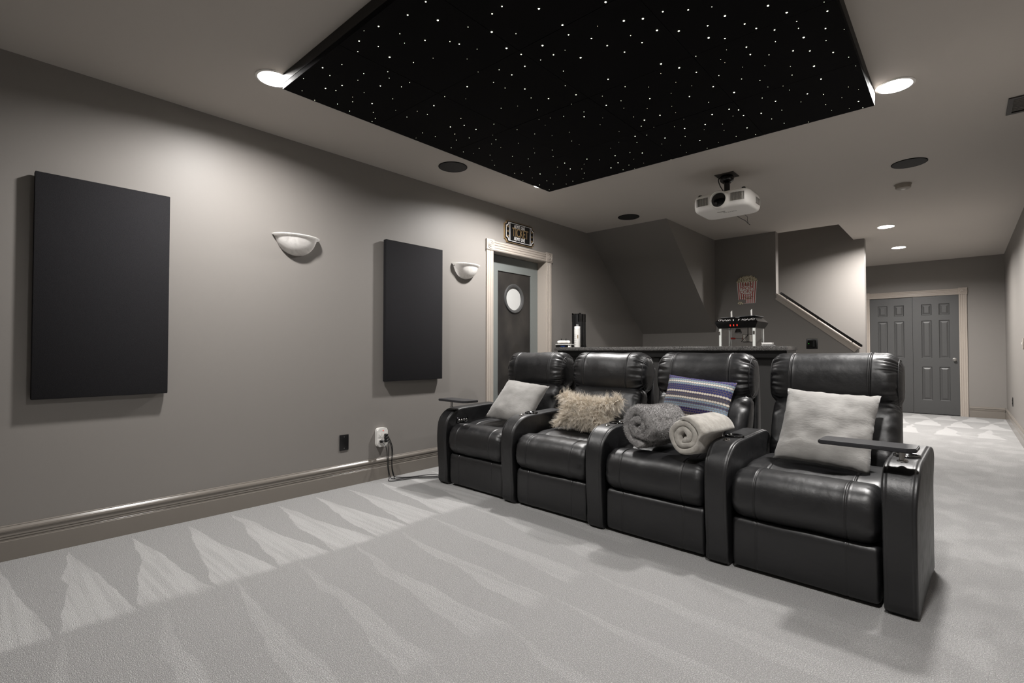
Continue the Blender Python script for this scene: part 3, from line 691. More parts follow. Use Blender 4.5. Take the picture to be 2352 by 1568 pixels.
bm = text_bm('ADMIT ONE', .054, Matrix.Translation((-.012, -.066, .021)), .001, .56, 'CENTER', 1.15); finish('sign_lettering', bm, 'sign_white', ts)
bm = text_bm('TICKET', .135, Matrix.Translation((0, .0, .0215)), .0015, .60, 'CENTER', 1.0); finish('sign_lettering', bm, 'gold', ts)['label'] = 'gold TICKET lettering'
def star_poly(cx_, cy_, r):
    return [(cx_ + (r if k % 2 == 0 else r * .42) * math.sin(k * PI / 5), cy_ + (r if k % 2 == 0 else r * .42) * math.cos(k * PI / 5)) for k in range(10)]
for x_ in (-.202, .202):
    for y_ in (-.052, 0, .052): finish('sign_star', prism(B(), star_poly(x_, y_, .017), 2, .020, .0215), 'gold', ts)

# ------------------------------------------------------------------ popcorn bag sign on the stair wall
ps = thing('popcorn_sign', 'red striped POP CORN bag cut-out sign on the stair wall', 'sign'); ps.matrix_world = on_back(1.521, 1.88, NY)
wt, wb, zt, zb = .128, .104, .125, -.170
def half(z): return wb + (wt - wb) * (z - zb) / (zt - zb)
finish('bag', prism(B(), [(-wb, zb), (wb, zb), (wt, zt), (-wt, zt)], 2, .001, .006), 'pop_white', ps)
bm = B(); zc = .02
for k in range(8):
    f = -1 + (k + .5) / 4; hw = .0052
    prism(bm, [(f * half(zb) - hw, zb + .002), (f * half(zb) + hw, zb + .002), (f * half(zt) + hw, zt), (f * half(zt) - hw, zt)], 2, .006, .0068)
finish('stripes', bm, 'pop_red', ps)
el = lambda a, b, n=40: [(-.002 + a * math.cos(2 * PI * k / n), .008 + b * math.sin(2 * PI * k / n)) for k in range(n)]
finish('oval_badge', prism(B(), el(.092, .062), 2, .0068, .0076), 'pop_red', ps)
finish('oval_field', prism(B(), el(.087, .057), 2, .0076, .0084), 'pop_white', ps)
bm = text_bm('POP', .062, Matrix.Translation((.006, .030, .009)), .0006, 1.15); merge(bm, text_bm('CORN', .054, Matrix.Translation((-.004, -.014, .009)) @ Matrix.Rotation(.06, 4, 'Z'), .0006, 1.1))
finish('sign_lettering', bm, 'pop_red', ps)
bm = text_bm('Fresh', .062, Matrix.Translation((.0, .088, .0072)), .0008, .95); finish('script_lettering', bm, 'pop_brown', ps)
bm = B()
for zz, a0, a1 in ((-.082, -.075, .08), (-.104, -.02, .06)):
    pts = [(a0 + (a1 - a0) * k / 40, zz + .011 * math.sin(k * 1.7) * (.5 + .5 * math.sin(k * .6)), .0078) for k in range(41)]; tube(bm, pts, .0022, 6)
finish('script_flourish', bm, 'pop_brown', ps)
rr_ = random.Random(2); top = []
for k in range(25):
    t_ = PI * k / 24; r = 1 + .05 * math.sin(k * 2.4); top.append((.134 * math.cos(t_) * r, zt - .006 + .082 * math.sin(t_) * r))
bm = prism(B(), top, 2, .002, .009)
for _ in range(46):
    a = rr_.uniform(0, PI); q = math.sqrt(rr_.random()); bmesh.ops.create_icosphere(bm, subdivisions=2, radius=rr_.uniform(.011, .017), matrix=Matrix.Translation((.12 * q * math.cos(a), zt - .002 + .07 * q * math.sin(a), .009)) @ Matrix.Diagonal((1, 1, .5, 1)))
finish('popcorn_heap', bm, 'popcorn', ps, True)
finish('ticket_stub', prism(B(), [(-.112, -.122), (-.085, -.108), (-.02, -.118), (-.008, -.15), (-.03, -.168), (-.105, -.15)], 2, .0068, .009), 'pop_grey', ps)
bm = B()
for x_, z_ in ((-.105, -.162), (-.085, -.170), (-.066, -.163), (-.095, -.153), (-.075, -.155), (-.055, -.171)): bmesh.ops.create_icosphere(bm, subdivisions=2, radius=.013, matrix=Matrix.Translation((x_, z_, .0098)) @ Matrix.Diagonal((1, 1, .5, 1)))
finish('fallen_popcorn', bm, 'popcorn', ps, True)

# ------------------------------------------------------------------ projector
pj_ = thing('projector', 'white video projector hung upside down from a black ceiling mount', 'projector', (2.15, 4.49, 2.345))
def rbox_profile(w, d, n=6.0, k=72):
    return [(w * math.copysign(abs(math.cos(2 * PI * i / k)) ** (2 / n), math.cos(2 * PI * i / k)), d * math.copysign(abs(math.sin(2 * PI * i / k)) ** (2 / n), math.sin(2 * PI * i / k))) for i in range(k)]
bm = B(); rings = []
for z_, f, g in ((-.071, .82, .80), (-.069, .9, .88), (-.06, .955, .95), (-.045, .985, .985), (-.02, 1, 1), (.02, 1, 1), (.045, .985, .98), (.06, .96, .95), (.068, .9, .9)):
    rings.append([bm.verts.new((x_ * f, y_ * g - (.012 if abs(x_) < .2 and y_ < 0 else 0) * 0, z_)) for x_, y_ in rbox_profile(.234, .195)])
for r0, r1 in zip(rings, rings[1:]):
    for k in range(72): bm.faces.new([r0[k], r0[(k + 1) % 72], r1[(k + 1) % 72], r1[k]])
bm.faces.new(list(reversed(rings[0]))); bm.faces.new(rings[-1])
finish('projector_body', bm, 'projector_white', pj_, True, 40)
lm = basis((0, -.204, -.004), (1, 0, 0), (0, 0, 1), (0, -1, 0))
ln = finish('lens_ring', lathe(B(), [(.06, .012), (.064, .024), (.068, .026), (.073, .021), (.077, .0), (.077, -.02), (.06, -.02), (.06, .012)], 48, lm), 'lamp_trim', pj_, True, 40)
finish('lens_glass', lathe(B(), [(0, .012), (.025, .010), (.046, .004), (.0605, -.004)], 40, lm), 'gloss_black', ln, True)
for sx in (-1, 1):
    bm = B()
    for k in range(11):
        x_ = sx * (.098 + k * .0095); y_ = -.1965 + .0004 * k + (.010 if k > 8 else 0) * (k - 8) * .55
        box(bm, (x_ - .0022, y_ - .003, -.028), (x_ + .0022, y_ + .008, .038))
    finish('air_grille', bm, 'grille_grey', pj_)
bm = B()
for k in range(8): box(bm, (.228, .0 + k * .014, -.03), (.2355, .006 + k * .014, .025))
finish('side_vent', bm, 'grille_grey', pj_)
tm = basis((.02, .045, -.0712), (-1, 0, 0), (0, 1, 0), (0, 0, -1))
bm = text_bm('EPSON', .028, basis((.03, -.02, -.0712), (1, 0, 0), (0, -1, 0), (0, 0, -1)), .0004, 1.3); finish('maker_lettering', bm, 'grille_grey', pj_)
bm = B(); [box(bm, (-.06, -.075 + k * .007, -.0716), (.005, -.071 + k * .007, -.0711)) for k in range(3)]; finish('underside_slots', bm, 'grille_grey', pj_)
for sx, sy in ((-1, -1), (1, -1), (1, 1), (-1, 1)):
    finish('foot', lathe(B(), [(0, .082), (.014, .082), (.016, .075), (.016, .066), (0, .066)], 18, Matrix.Translation((sx * .18, sy * .14, 0))), 'black_plastic', pj_, True, 40)
mo = finish('ceiling_mount', box(B(), (-.1, -.02, CEIL - 2.345 - .006), (.06, .14, CEIL - 2.345 - .001)), 'vent_metal', pj_)
finish('mount_pole', tube(B(), [(-.02, .06, .105), (-.02, .06, .215)], .024, 20), 'black_plastic', mo, True, 40)
finish('mount_collar', lathe(B(), [(0, .272), (.05, .272), (.06, .25), (.055, .225), (.03, .205), (0, .205)], 24, Matrix.Translation((-.02, .06, 0))), 'gloss_black', mo, True, 40)
bm = box(B(), (-.075, -.02, .074), (.035, .13, .082), .003); lathe(bm, [(0, .13), (.035, .13), (.04, .1), (.03, .08), (0, .08)], 20, Matrix.Translation((-.02, .06, 0)))
for a, b in ((-.14, -.1), (.1, .16)): tube(bm, [(-.02, .06, .08), (a, -.08, .076), (a * 1.2, -.1, .07)], .006, 8); tube(bm, [(-.02, .06, .08), (a, .1, .076), (a * 1.2, .12, .07)], .006, 8)
finish('mount_arms', bm, 'black_plastic', mo, True, 40)
finish('power_cable', tube(B(), cr([(-.03, .05, .27), (-.07, .0, .24), (-.06, .0, .18), (-.04, .03, .12), (-.09, .05, .085), (-.16, .12, .078)], 6), .004, 8), 'black_plastic', pj_, True)
finish('hanging_cable', tube(B(), cr([(.02, .18, -.062), (.045, .215, -.085), (.075, .235, -.105), (.1, .24, -.135), (.115, .245, -.15)], 6), .0022, 6), 'black_plastic', pj_, True)
finish('hanging_cable', tube(B(), cr([(.085, .18, -.062), (.1, .22, -.08), (.095, .235, -.105), (.1, .242, -.13)], 6), .0018, 6), 'black_plastic', pj_, True)
# ------------------------------------------------------------------ recliners
RA = math.radians(-2.2); RO = Vector((.449, 2.692, 0))
REX = Vector((math.cos(RA), math.sin(RA), 0)); REY = Vector((-math.sin(RA), math.cos(RA), 0))
def row(x, y, z): return RO + REX * x + REY * y + Vector((0, 0, z))
PITCH = .738
ARM = cr([(0.0, .004), (-.02, .12), (-.032, .28), (-.035, .42), (-.014, .515), (.045, .578), (.125, .604), (.28, .611), (.45, .618), (.56, .616), (.62, .58), (.65, .5), (.66, .3), (.655, .1), (.65, .004), (.43, .004), (.21, .004)], 4, True)
ARM = [(y, max(z, .004)) for y, z in ARM]
def arm_flare(y, z):
    t = min(1, max(0, (z - .40) / .2)); return 1 + .13 * t * t * (3 - 2 * t)
def make_arm(root, cx, parts):
    bm = loft(B(), ARM, .114, .014, (-.045, .045), .0022, 0, 9, .0012, 0, cx, .014, arm_flare)
    bmesh.ops.translate(bm, verts=bm.verts, vec=(cx, 0, 0))
    a = finish('armrest', bm, 'leather', root, True)
    def on_top(y): return .6045 if y < .13 else .611
    if 'cup' in parts:
        bm = lathe(B(), [(.0, .0015), (.033, .0015), (.036, .006), (.043, .0085), (.048, .007), (.0495, .001), (.0495, -.004)], 36, Matrix.Translation((cx, .235, .611)) @ Matrix.Rotation(.02, 4, 'X'))
        c = finish('cup_holder', bm, 'gloss_black', a, True, 60)
        bm = lathe(B(), [(.0, .0058), (.006, .0055), (.009, .003), (.016, .003), (.017, -.002)], 24, Matrix.Translation((cx, .125, .607)) @ Matrix.Rotation(.24, 4, 'X'))
        finish('tray_socket', bm, 'chrome', a, True, 50)
    if 'controls' in parts:
        w = .0655
        bm = box(B(), (cx + w, .075, .482), (cx + w + .006, .195, .527), .004); cp = finish('control_panel', bm, 'gloss_black', a, True, 50)
        for k in range(4):
            bm = lathe(B(), [(.0, .004), (.007, .004), (.0095, .002), (.0105, .0)], 18, basis((cx + w + .006, .098 + k * .025, .505), (0, 1, 0), (0, 0, 1), (1, 0, 0))); finish('control_button', bm, 'brushed_steel', cp, True, 50)
    return a
def recliner(k, label, left_arm=False, crease=.0015, yaw=0):
    t = thing('recliner', label, 'recliner chair', row(.434 + PITCH * k, 0, 0), RA, 'row of black leather recliners')
    sd = 3.1 + k * 7.7; sx = (-.185, .185)
    finish('seat', loft(B(), sup(.40, .398, .25, .098, 0, 3.6), .606, .035, sx, .003, .003, 8, .004, .001, sd), 'leather', t, True)
    finish('legrest_cushion', loft(B(), sup(.115, .362, .148, .124, .12, 2.7, 64), .604, .055, sx, .0035, .006, 11, .004, crease, sd + 1), 'leather', t, True)
    finish('legrest_panel', loft(B(), sup(.062, .134, .066, .122, 0, 5.5, 64), .598, .02, sx, .0022, 0, 9, .002, .0004, sd + 2), 'leather', t, True)
    bm = loft(B(), sup(.665, .610, .092, .200, .36, 2.8, 96), .606, .06, (), .003, .012, 9, .006, .0035, sd + 3)
    finish('backrest', bm, 'leather', t, True)
    bm = loft(B(), sup(.785, .903, .124, .156, .10, 2.4, 150), .642, .085, (-.19, .19), .0045, .013, 19, .005, .0012, sd + 4, .018)
    bmesh.ops.translate(bm, verts=bm.verts, vec=(-.018, 0, 0))
    h = finish('headrest', bm, 'leather', t, True)
    for s_ in (-1, 1):
        pr_ = sup(.785, .903, .0905, .1225, .10, 2.35, 48); x_ = s_ * .306 - .018
        finish('piping', tube(B(), [(x_, y, z) for y, z in pr_ + pr_[:1]], .0028, 6, False), 'leather', h, True)
    finish('back_shell', loft(B(), [(.84, .06), (.90, .06), (.95, .5), (.94, .9), (.915, .95), (.88, .93), (.865, .6), (.82, .3)], .56, .02, (), .003, 0, 9, 0, 0, sd, .08), 'leather', t, True, 40)
    finish('base_frame', box(B(), (-.285, .12, .03), (.285, .83, .30)), 'dark_fabric', t)
    if left_arm: make_arm(t, -PITCH / 2, ('controls',))
    make_arm(t, PITCH / 2, ('cup',))
    return t
recliner(0, 'black leather recliner at the sconce wall end, holding the square grey pillow', True, .0012)
recliner(1, 'black leather recliner holding the shaggy beige fur pillow', False, .008)
recliner(2, 'black leather recliner holding the two rolled blankets and patterned pillow', False, .0012)
recliner(3, 'black leather recliner nearest the viewer, holding the large pale pillow', False, .004)
# swivel trays plugged into the end arms
def tray(px, py, x0, x1, y0, y1, label, z0=.6135):
    t = thing('tray_table', label, 'tray table', row(px, py, z0), RA, 'swivel tray tables on the recliner arms')
    bm = prism(B(), [(x0 - px + .012, y0 - py), (x1 - px - .03, y0 - py), (x1 - px, y0 - py + .03), (x1 - px, y1 - py - .012), (x1 - px - .012, y1 - py), (x0 - px + .012, y1 - py), (x0 - px, y1 - py - .012), (x0 - px, y0 - py + .012)], 2, .054, .071)
    bmesh.ops.bevel(bm, geom=[e for e in bm.edges if abs(e.verts[0].co.z - e.verts[1].co.z) < 1e-6], offset=.003, segments=2, affect='EDGES')
    finish('tray_top', bm, 'tray_black', t, True, 40)
    finish('tray_bracket', box(B(), (-.05, -.045, .048), (.04, .03, .0538), .002), 'black_plastic', t)
    finish('tray_pole', lathe(B(), [(0, .0), (.016, .0), (.017, .004), (.0095, .006), (.0095, .048), (0, .048)], 24), 'brushed_steel', t, True, 40)
tray(3.017, .07, 2.735, 3.075, -.045, .105, 'black swivel tray on the recliner arm nearest the viewer', .613)
tray(.065, .075, .0, .34, -.02, .13, 'black swivel tray on the arm beside the sconce wall', .611)

# ------------------------------------------------------------------ pillows and blankets on the seats
def pillow_bm(w, h, t, n=30, fold=.006, seed=0, pinch=.10):
    bm = B(); g = {}
    for side in (1, -1):
        for i in range(n + 1):
            for j in range(n + 1):
                u, v = -1 + 2 * i / n, -1 + 2 * j / n
                edge = i in (0, n) or j in (0, n)
                if edge and side < 0: g[side, i, j] = g[1, i, j]; continue
                px = w / 2 * u * (1 - pinch * (1 - abs(u)) * 0 - pinch * .55 * (1 - v * v) * abs(u)); py = h / 2 * v * (1 - pinch * .55 * (1 - u * u) * abs(v))
                q = max(0, (1 - u ** 4) * (1 - v ** 4)) ** .55 * (1 - .25 * (u * u + v * v) / 2)
                d = t / 2 * q
                if not edge:
                    d += fold * (mnoise.noise(Vector((u * 2.6 + seed, v * 2.6, side * 3.3))) + .6 * (.3 - abs(mnoise.noise(Vector((u * 5 + seed, v * 5, side)))))) * min(1, q * 2.2)
                ew = .0045 * (abs(u) ** 6 + abs(v) ** 6)
                px += ew * mnoise.noise(Vector((v * 7, seed, u))); py += ew * mnoise.noise(Vector((u * 7, seed + 5, v)))
                g[side, i, j] = bm.verts.new((px, py, side * d))
        for i in range(n):
            for j in range(n):
                f = [g[side, i, j], g[side, i + 1, j], g[side, i + 1, j + 1], g[side, i, j + 1]]
                bm.faces.new(f if side > 0 else list(reversed(f)))
    bm.normal_update(); return bm
def pose(c, xdir, lean, roll=0):
    """matrix: pillow plane facing the viewer side, xdir along the seat row, leaning back"""
    ex = REX.copy(); n_ = (-REY * math.cos(lean) + Vector((0, 0, 1)) * math.sin(lean)); ey = n_.cross(ex)
    M = basis(row(*c), ex, ey, n_)
    return M @ Matrix.Rotation(roll, 4, 'Z') @ Matrix.Rotation(xdir, 4, 'Y')
def pose3(c, a, b):
    """pillow centre c with edge directions a (across) and b (up), all along the seat row"""
    ex = (REX * a[0] + REY * a[1] + Vector((0, 0, a[2]))).normalized(); ey = REX * b[0] + REY * b[1] + Vector((0, 0, b[2])); ey = (ey - ex * ey.dot(ex)).normalized()
    return basis(row(*c), ex, ey, ex.cross(ey))
def pillow(name, label, m, w, h, t, M, fold=.006, seed=0, **kw):
    bm = pillow_bm(w, h, t, 30, fold, seed, **kw)
    o = finish(name, bm, m, None, True); o.matrix_world = M
    return tag(o, label, 'pillow', 'throw pillows on the recliners')
def fuzz(o, m, count, L, wd, droop, curl, seed, keep=None, spread=.5, name='pile_fibres', test=None, seg=3, clump=1, cr_=.006):
    bm = B(); bm.from_mesh(o.data); bm.normal_update()
    pts = sample(bm, count, test, seed); bm.free()
    o2 = finish(name, strands(B(), pts, L, wd, droop, curl, seg, keep, seed, spread, clump, cr_), m, o, True); o2['kind'] = 'stuff'
    return o2
p1 = pillow('throw_pillow', 'square pale grey plush pillow standing on its corner on the wall end recliner', 'grey_plush', .41, .41, .13, pose3((.515, .385, .664), (.35, .05, -.035), (.06, .29, .275)), .006, 2)
p2 = pillow('throw_pillow', 'shaggy beige long-haired fur pillow on the second recliner from the wall', 'fur_base', .56, .275, .13, pose((1.200, .380, .625), .0, .34, -.02), .004, 5, pinch=.85)
M2 = p2.matrix_world.copy(); M2i = M2.inverted()
def keep2(q):
    w_ = M2 @ q; l_ = w_ - RO; return w_.z > .505 and l_.dot(REY) < .555 and .874 < l_.dot(REX) < (1.52 if w_.z > .645 else 1.468)
dn = (M2i.to_3x3() @ Vector((0, 0, -1))) * 1.0
fuzz(p2, 'shaggy_fur', 3000, .075, .0017, dn * .8, 1.5, 9, keep2, .55, 'long_fur', None, 8, 9, .010)
p3 = pillow('throw_pillow', 'oblong woven pillow in blue, white and grey stripes behind the rolled blankets', 'woven_blue', .44, .30, .12, pose3((1.935, .530, .760), (.41, 0, -.035), (.02, .12, .28)), .004, 9)
p4 = pillow('throw_pillow', 'large square cream plush pillow on the recliner nearest the viewer', 'cream_plush', .42, .415, .13, pose3((2.676, .38, .683), (.41, 0, -.018), (.0, .22, .35)), .010, 14)
def roll_bm(R, r0, t, L, turns, seed, wob=.006, flat=.93):
    """rolled blanket: a thick band carried along a spiral; axis = local y, cross-section x-z"""
    n = int(turns * 40); k = 26; bm = B(); rings = []
    for i in range(n + 1):
        f = i / n; th = 2 * PI * turns * f - PI * .62; r = r0 + (R - t / 2 - r0) * f
        r += wob * mnoise.noise(Vector((math.cos(th) * 1.5, math.sin(th) * 1.5, seed + f * 3)))
        tt = t * (1 if f < .94 else max(.25, math.sqrt(max(0, 1 - ((f - .94) / .06) ** 2)))) * (1 if f > .03 else .6 + .4 * f / .03)
        dr = Vector((math.cos(th), 0, math.sin(th))); ring = []
        for j in range(k):
            a = 2 * PI * j / k; c, s_ = math.cos(a), math.sin(a)
            rad = tt * .5 * math.copysign(abs(c) ** .55, c); ax = L / 2 * math.copysign(abs(s_) ** .35, s_)
            ax *= 1 + .05 * mnoise.noise(Vector((f * 7, seed, j * .0))) + .02 * mnoise.noise(Vector((f * 25, seed + 4, 0)))
            p = dr * (r + rad) + Vector((0, ax, 0)); p += Vector((1, 1, 1)) * 0
            v = mnoise.noise(p * 16 + Vector((seed, 0, 0))); p += dr * v * wob * .8
            p.z *= flat; ring.append(bm.verts.new(p))
        rings.append(ring)
    for r0_, r1_ in zip(rings, rings[1:]):
        for j in range(k): bm.faces.new([r0_[j], r0_[(j + 1) % k], r1_[(j + 1) % k], r1_[j]])
    bm.faces.new(list(reversed(rings[0]))); bm.faces.new(rings[-1])
    bm.normal_update(); return bm
def blanket(label, m, R, r0, t, L, turns, seed, c, rz, wob):
    o = finish('rolled_blanket', roll_bm(R, r0, t, L, turns, seed, wob), m, None, True)
    o.matrix_world = Matrix.Translation(row(*c)) @ Matrix.Rotation(RA + rz, 4, 'Z')
    return tag(o, label, 'blanket', 'rolled blankets on the recliner')
b1 = blanket('rolled fluffy grey blanket leaning beside the rolled cream one', 'grey_fleece', .140, .022, .061, .32, 2.1, 3, (1.848, .180, .640), -.20, .020)
fuzz(b1, 'grey_fleece', 42000, .0085, .0026, (0, 0, 0), 1.0, 4, lambda q: (b1.matrix_world @ q).z > .5, .85)
b2 = blanket('rolled smooth cream blanket on the seat in front of the patterned pillow', 'cream_fleece', .130, .018, .048, .31, 2.6, 8, (2.136, .130, .621), -.16, .008)
mi = b2.matrix_world.inverted()
for v in b2.data.vertices:       # soft roll squeezed against the armrest
    w_ = b2.matrix_world @ v.co; l_ = w_ - RO; x_, y_ = l_.dot(REX), l_.dot(REY)
    t_ = min(1, max(0, (w_.z - .622) / .05)); lim = 2.206 + .16 * t_ * t_ * (3 - 2 * t_)
    if x_ > lim - .03: v.co = mi @ row(lim - .03 * math.exp(-(x_ - lim + .03) / .03) , y_, w_.z)

# ------------------------------------------------------------------ bar behind the seats
bar = thing('bar_counter', 'dark bar with speckled granite top behind the recliners', 'bar', (1.3, 4.9, 0))
def bl(x, y, z): return (x - 1.3, y - 4.9, z)
finish('granite_top', box(B(), bl(.067, 4.75, 1.078), bl(2.545, 5.13, 1.117), .006, 2), 'granite', bar, True, 40)
bm = prism(B(), [(4.775 - 4.9, 1.077), (5.10 - 4.9, 1.077), (5.10 - 4.9, 1.015), (4.80 - 4.9, 1.015), (4.78 - 4.9, 1.05)], 0, .105 - 1.3, 2.54 - 1.3)
finish('top_apron', bm, 'bar_black', bar)
finish('front_panel', box(B(), bl(.115, 4.85, .0), bl(2.50, 4.97, 1.014)), 'bar_front', bar)
bm = B()
for x_ in (.115, .70, 1.285, 1.87, 2.44): box(bm, bl(x_, 4.838, .12), bl(x_ + .06, 4.8495, 1.0))
box(bm, bl(.115, 4.838, 0), bl(2.50, 4.8495, .1195))
finish('panel_moulding', bm, 'bar_front', bar)
finish('work_counter', box(B(), bl(.115, 4.971, .875), bl(2.50, 5.62, .912), .004), 'granite', bar)
finish('base_cabinet', box(B(), bl(.13, 4.975, .0), bl(2.48, 5.58, .874)), 'bar_black', bar)
TOP = 1.1175
# canister, spray can, flat console, controller, film bag
t = thing('black_canister', 'tall black cylinder standing on the wall end of the bar', 'canister', (.262, 4.985, TOP))
finish('canister_body', lathe(B(), [(0, 0), (.088, 0), (.09, .012), (.083, .02), (.080, .36), (.080, .385), (.074, .385), (.07, .37), (0, .37)], 40), 'black_plastic', t, True, 40)
for a, h_ in ((2.5, .405), (5.2, .392)):
    finish('canister_rim', lathe(B(), [(.0802, .30), (.083, .30), (.083, h_), (.074, h_), (.074, .37)], 12, None, a, a + 1.5, False), 'gloss_black', t, True, 40)
bm = lathe(B(), [(0, .40), (.022, .40), (.026, .392), (.026, .372), (0, .372)], 20); tube(bm, [(.01, -.01, .398), (.03, -.02, .402), (.045, -.03, .396)], .007, 8)
finish('canister_knob', bm, 'gloss_black', t, True, 40)
t = thing('spray_can', 'white spray can with label in front of the black canister', 'spray can', (.348, 4.828, TOP))
finish('can_body', lathe(B(), [(0, 0), (.034, 0), (.036, .004), (.036, .205), (.0, .205)], 36), 'white_plastic', t, True, 40)
finish('can_cap', lathe(B(), [(0, .206), (.0345, .206), (.0345, .236), (.032, .239), (0, .239)], 36), 'sign_white', t, True, 40)
bm = lathe(B(), [(0, .264), (.014, .264), (.015, .258), (.015, .24), (0, .24)], 18); finish('spray_nozzle', bm, 'clear_film', t, True, 40)
bm = B()
for k in range(6): lathe(bm, [(.0362, .03 + k * .022), (.0364, .03 + k * .022), (.0364, .0325 + k * .022), (.0362, .0325 + k * .022)], 20, None, -2.4, -1.2 - .1 * (k % 2), False)
finish('label_lines', bm, 'grille_grey', t)
bm = lathe(B(), [(.0362, .10), (.0366, .10), (.0366, .14), (.0362, .14)], 8, None, -.95, -.7, False); finish('label_patch', bm, 'pop_brown', t)
t = thing('flat_console', 'flat dark box with white lid under the white game controller', 'console', (.185, 4.83, TOP))
finish('console_body', box(B(), (-.105, -.062, 0), (.105, .062, .026), .006), 'black_plastic', t, True, 40)
finish('console_lid', box(B(), (-.108, -.064, .0265), (.108, .064, .036), .004), 'white_plastic', t, True, 40)
finish('blue_strip', box(B(), (-.03, -.0632, .006), (.03, -.0622, .016)), 'blue_edge', t)
finish('end_cap', box(B(), (.08, -.045, .002), (.106, -.0625, .02), .004), 'white_plastic', t)
t = thing('game_controller', 'white game controller lying on the flat box at the bar end', 'game controller', (.165, 4.828, TOP + .0365), .25)
def sk(pts, radii, links, m, name, parent, lev=2):
    me = bpy.data.meshes.new(name); me.from_pydata(pts, links, []); o = bpy.data.objects.new(name, me); C.objects.link(o)
    me.materials.append(MATS[m]); mo_ = o.modifiers.new('skin', 'SKIN'); o.modifiers.new('sub', 'SUBSURF').levels = lev; o.modifiers['sub'].render_levels = lev
    for i, r in enumerate(radii): me.skin_vertices[0].data[i].radius = r
    me.skin_vertices[0].data[0].use_root = True; mo_.use_smooth_shade = True
    dg = bpy.context.evaluated_depsgraph_get(); me2 = bpy.data.meshes.new_from_object(o.evaluated_get(dg)); bpy.data.objects.remove(o)
    o = bpy.data.objects.new(name, me2); C.objects.link(o); o.parent = parent; return o
cb = sk([(0, 0, .028), (-.035, 0, .029), (.035, 0, .029), (-.06, -.012, .028), (.06, -.012, .028), (-.074, -.042, .02), (.074, -.042, .02)], [(.03, .018)] * 3 + [(.026, .02)] * 2 + [(.016, .015)] * 2, [(0, 1), (0, 2), (1, 3), (2, 4), (3, 5), (4, 6)], 'white_plastic', 'controller_body', t)
for x_, y_ in ((-.04, .008), (.025, -.016)):
    finish('thumbstick', lathe(B(), [(0, .064), (.008, .065), (.0095, .062), (.005, .058), (.005, .042), (0, .042)], 18, Matrix.Translation((x_, y_, 0))), 'black_plastic', t, True, 40)
bm = B()
for x_, y_ in ((.04, .02), (.054, .008), (.026, .008), (.04, -.004)): lathe(bm, [(0, .051), (.004, .0505), (.0048, .046), (.0048, .04)], 12, Matrix.Translation((x_, y_, 0)))
finish('face_buttons', bm, 'black_plastic', t)
t = thing('film_bag', 'crumpled clear plastic bag under the small white box on the bar', 'plastic bag', (2.335, 4.995, TOP))
bm = B(); bmesh.ops.create_icosphere(bm, subdivisions=4, radius=1)
for v in bm.verts:
    q = v.co.copy(); q = Vector((q.x * .062, q.y * .045, max(0.0005, (q.z + .35) * .0135))); q += Vector((q.x, q.y, 0)).normalized() * .006 * mnoise.noise(v.co * 4); q.z = min(q.z * (1 + .5 * mnoise.noise(v.co * 5)), .0165) ; v.co = q
finish('bag_film', bm, 'clear_film', t, True)
t = thing('white_box', 'small flat white box on top of the clear plastic bag', 'box', (2.33, 4.995, TOP + .0172))
finish('carton', box(B(), (-.043, -.03, 0), (.043, .03, .012), .002), 'white_plastic', t); finish('carton_lid', box(B(), (-.044, -.031, .0122), (.044, .031, .0165), .001), 'sign_white', t)

# ------------------------------------------------------------------ popcorn machine
MX0, MX1, MY0, MY1, MB, MG0, MG1 = 1.84, 2.178, 5.15, 5.45, .9125, 1.0, 1.298
pm = thing('popcorn_machine', 'black tabletop popcorn machine with glass case on the bar', 'popcorn machine', ((MX0 + MX1) / 2, (MY0 + MY1) / 2, MB))
def ml(x, y, z): return (x - (MX0 + MX1) / 2, y - (MY0 + MY1) / 2, z - MB)
finish('machine_base', box(B(), ml(MX0 - .01, MY0 - .01, MB), ml(MX1 + .01, MY1 + .01, MG0), .006), 'bar_black', pm, True, 40)
for x_, y_ in ((MX0, MY0), (MX1 - .022, MY0), (MX0, MY1 - .022), (MX1 - .022, MY1 - .022)):
    finish('corner_post', box(B(), ml(x_, y_, MG0), ml(x_ + .022, y_ + .022, MG1), .002), 'post_white', pm)
for nm, lo, hi in (('front_glass', (MX0 + .024, MY0 + .004, MG0), (MX1 - .024, MY0 + .007, MG1)), ('side_glass', (MX0 + .004, MY0 + .024, MG0), (MX0 + .007, MY1 - .024, MG1)), ('side_glass', (MX1 - .007, MY0 + .024, MG0), (MX1 - .004, MY1 - .024, MG1)), ('back_glass', (MX0 + .024, MY1 - .007, MG0), (MX1 - .024, MY1 - .004, MG1))):
    finish(nm, box(B(), ml(*lo), ml(*hi)), 'clear_glass', pm)
for x_ in (MX0 - .006, MX1 - .018): finish('door_hinge', box(B(), ml(x_, MY0 - .006, 1.235), ml(x_ + .018, MY0 - .0002, 1.27), .003), 'chrome', pm)
def roof_ring(bm, e, z): return [bm.verts.new(ml(x, y, z)) for x, y in ((MX0 - e, MY0 - e), (MX1 + e, MY0 - e), (MX1 + e, MY1 + e), (MX0 - e, MY1 + e))]
bm = B(); rs = [roof_ring(bm, e, z) for e, z in ((.004, 1.299), (.032, 1.352), (.03, 1.36), (-.005, 1.398), (-.02, 1.40))]
for r0, r1 in zip(rs, rs[1:]):
    for k in range(4): bm.faces.new([r0[k], r0[(k + 1) % 4], r1[(k + 1) % 4], r1[k]])
bm.faces.new(list(reversed(rs[0]))); bm.faces.new(rs[-1]); rf = finish('machine_roof', bm, 'gloss_black', pm)
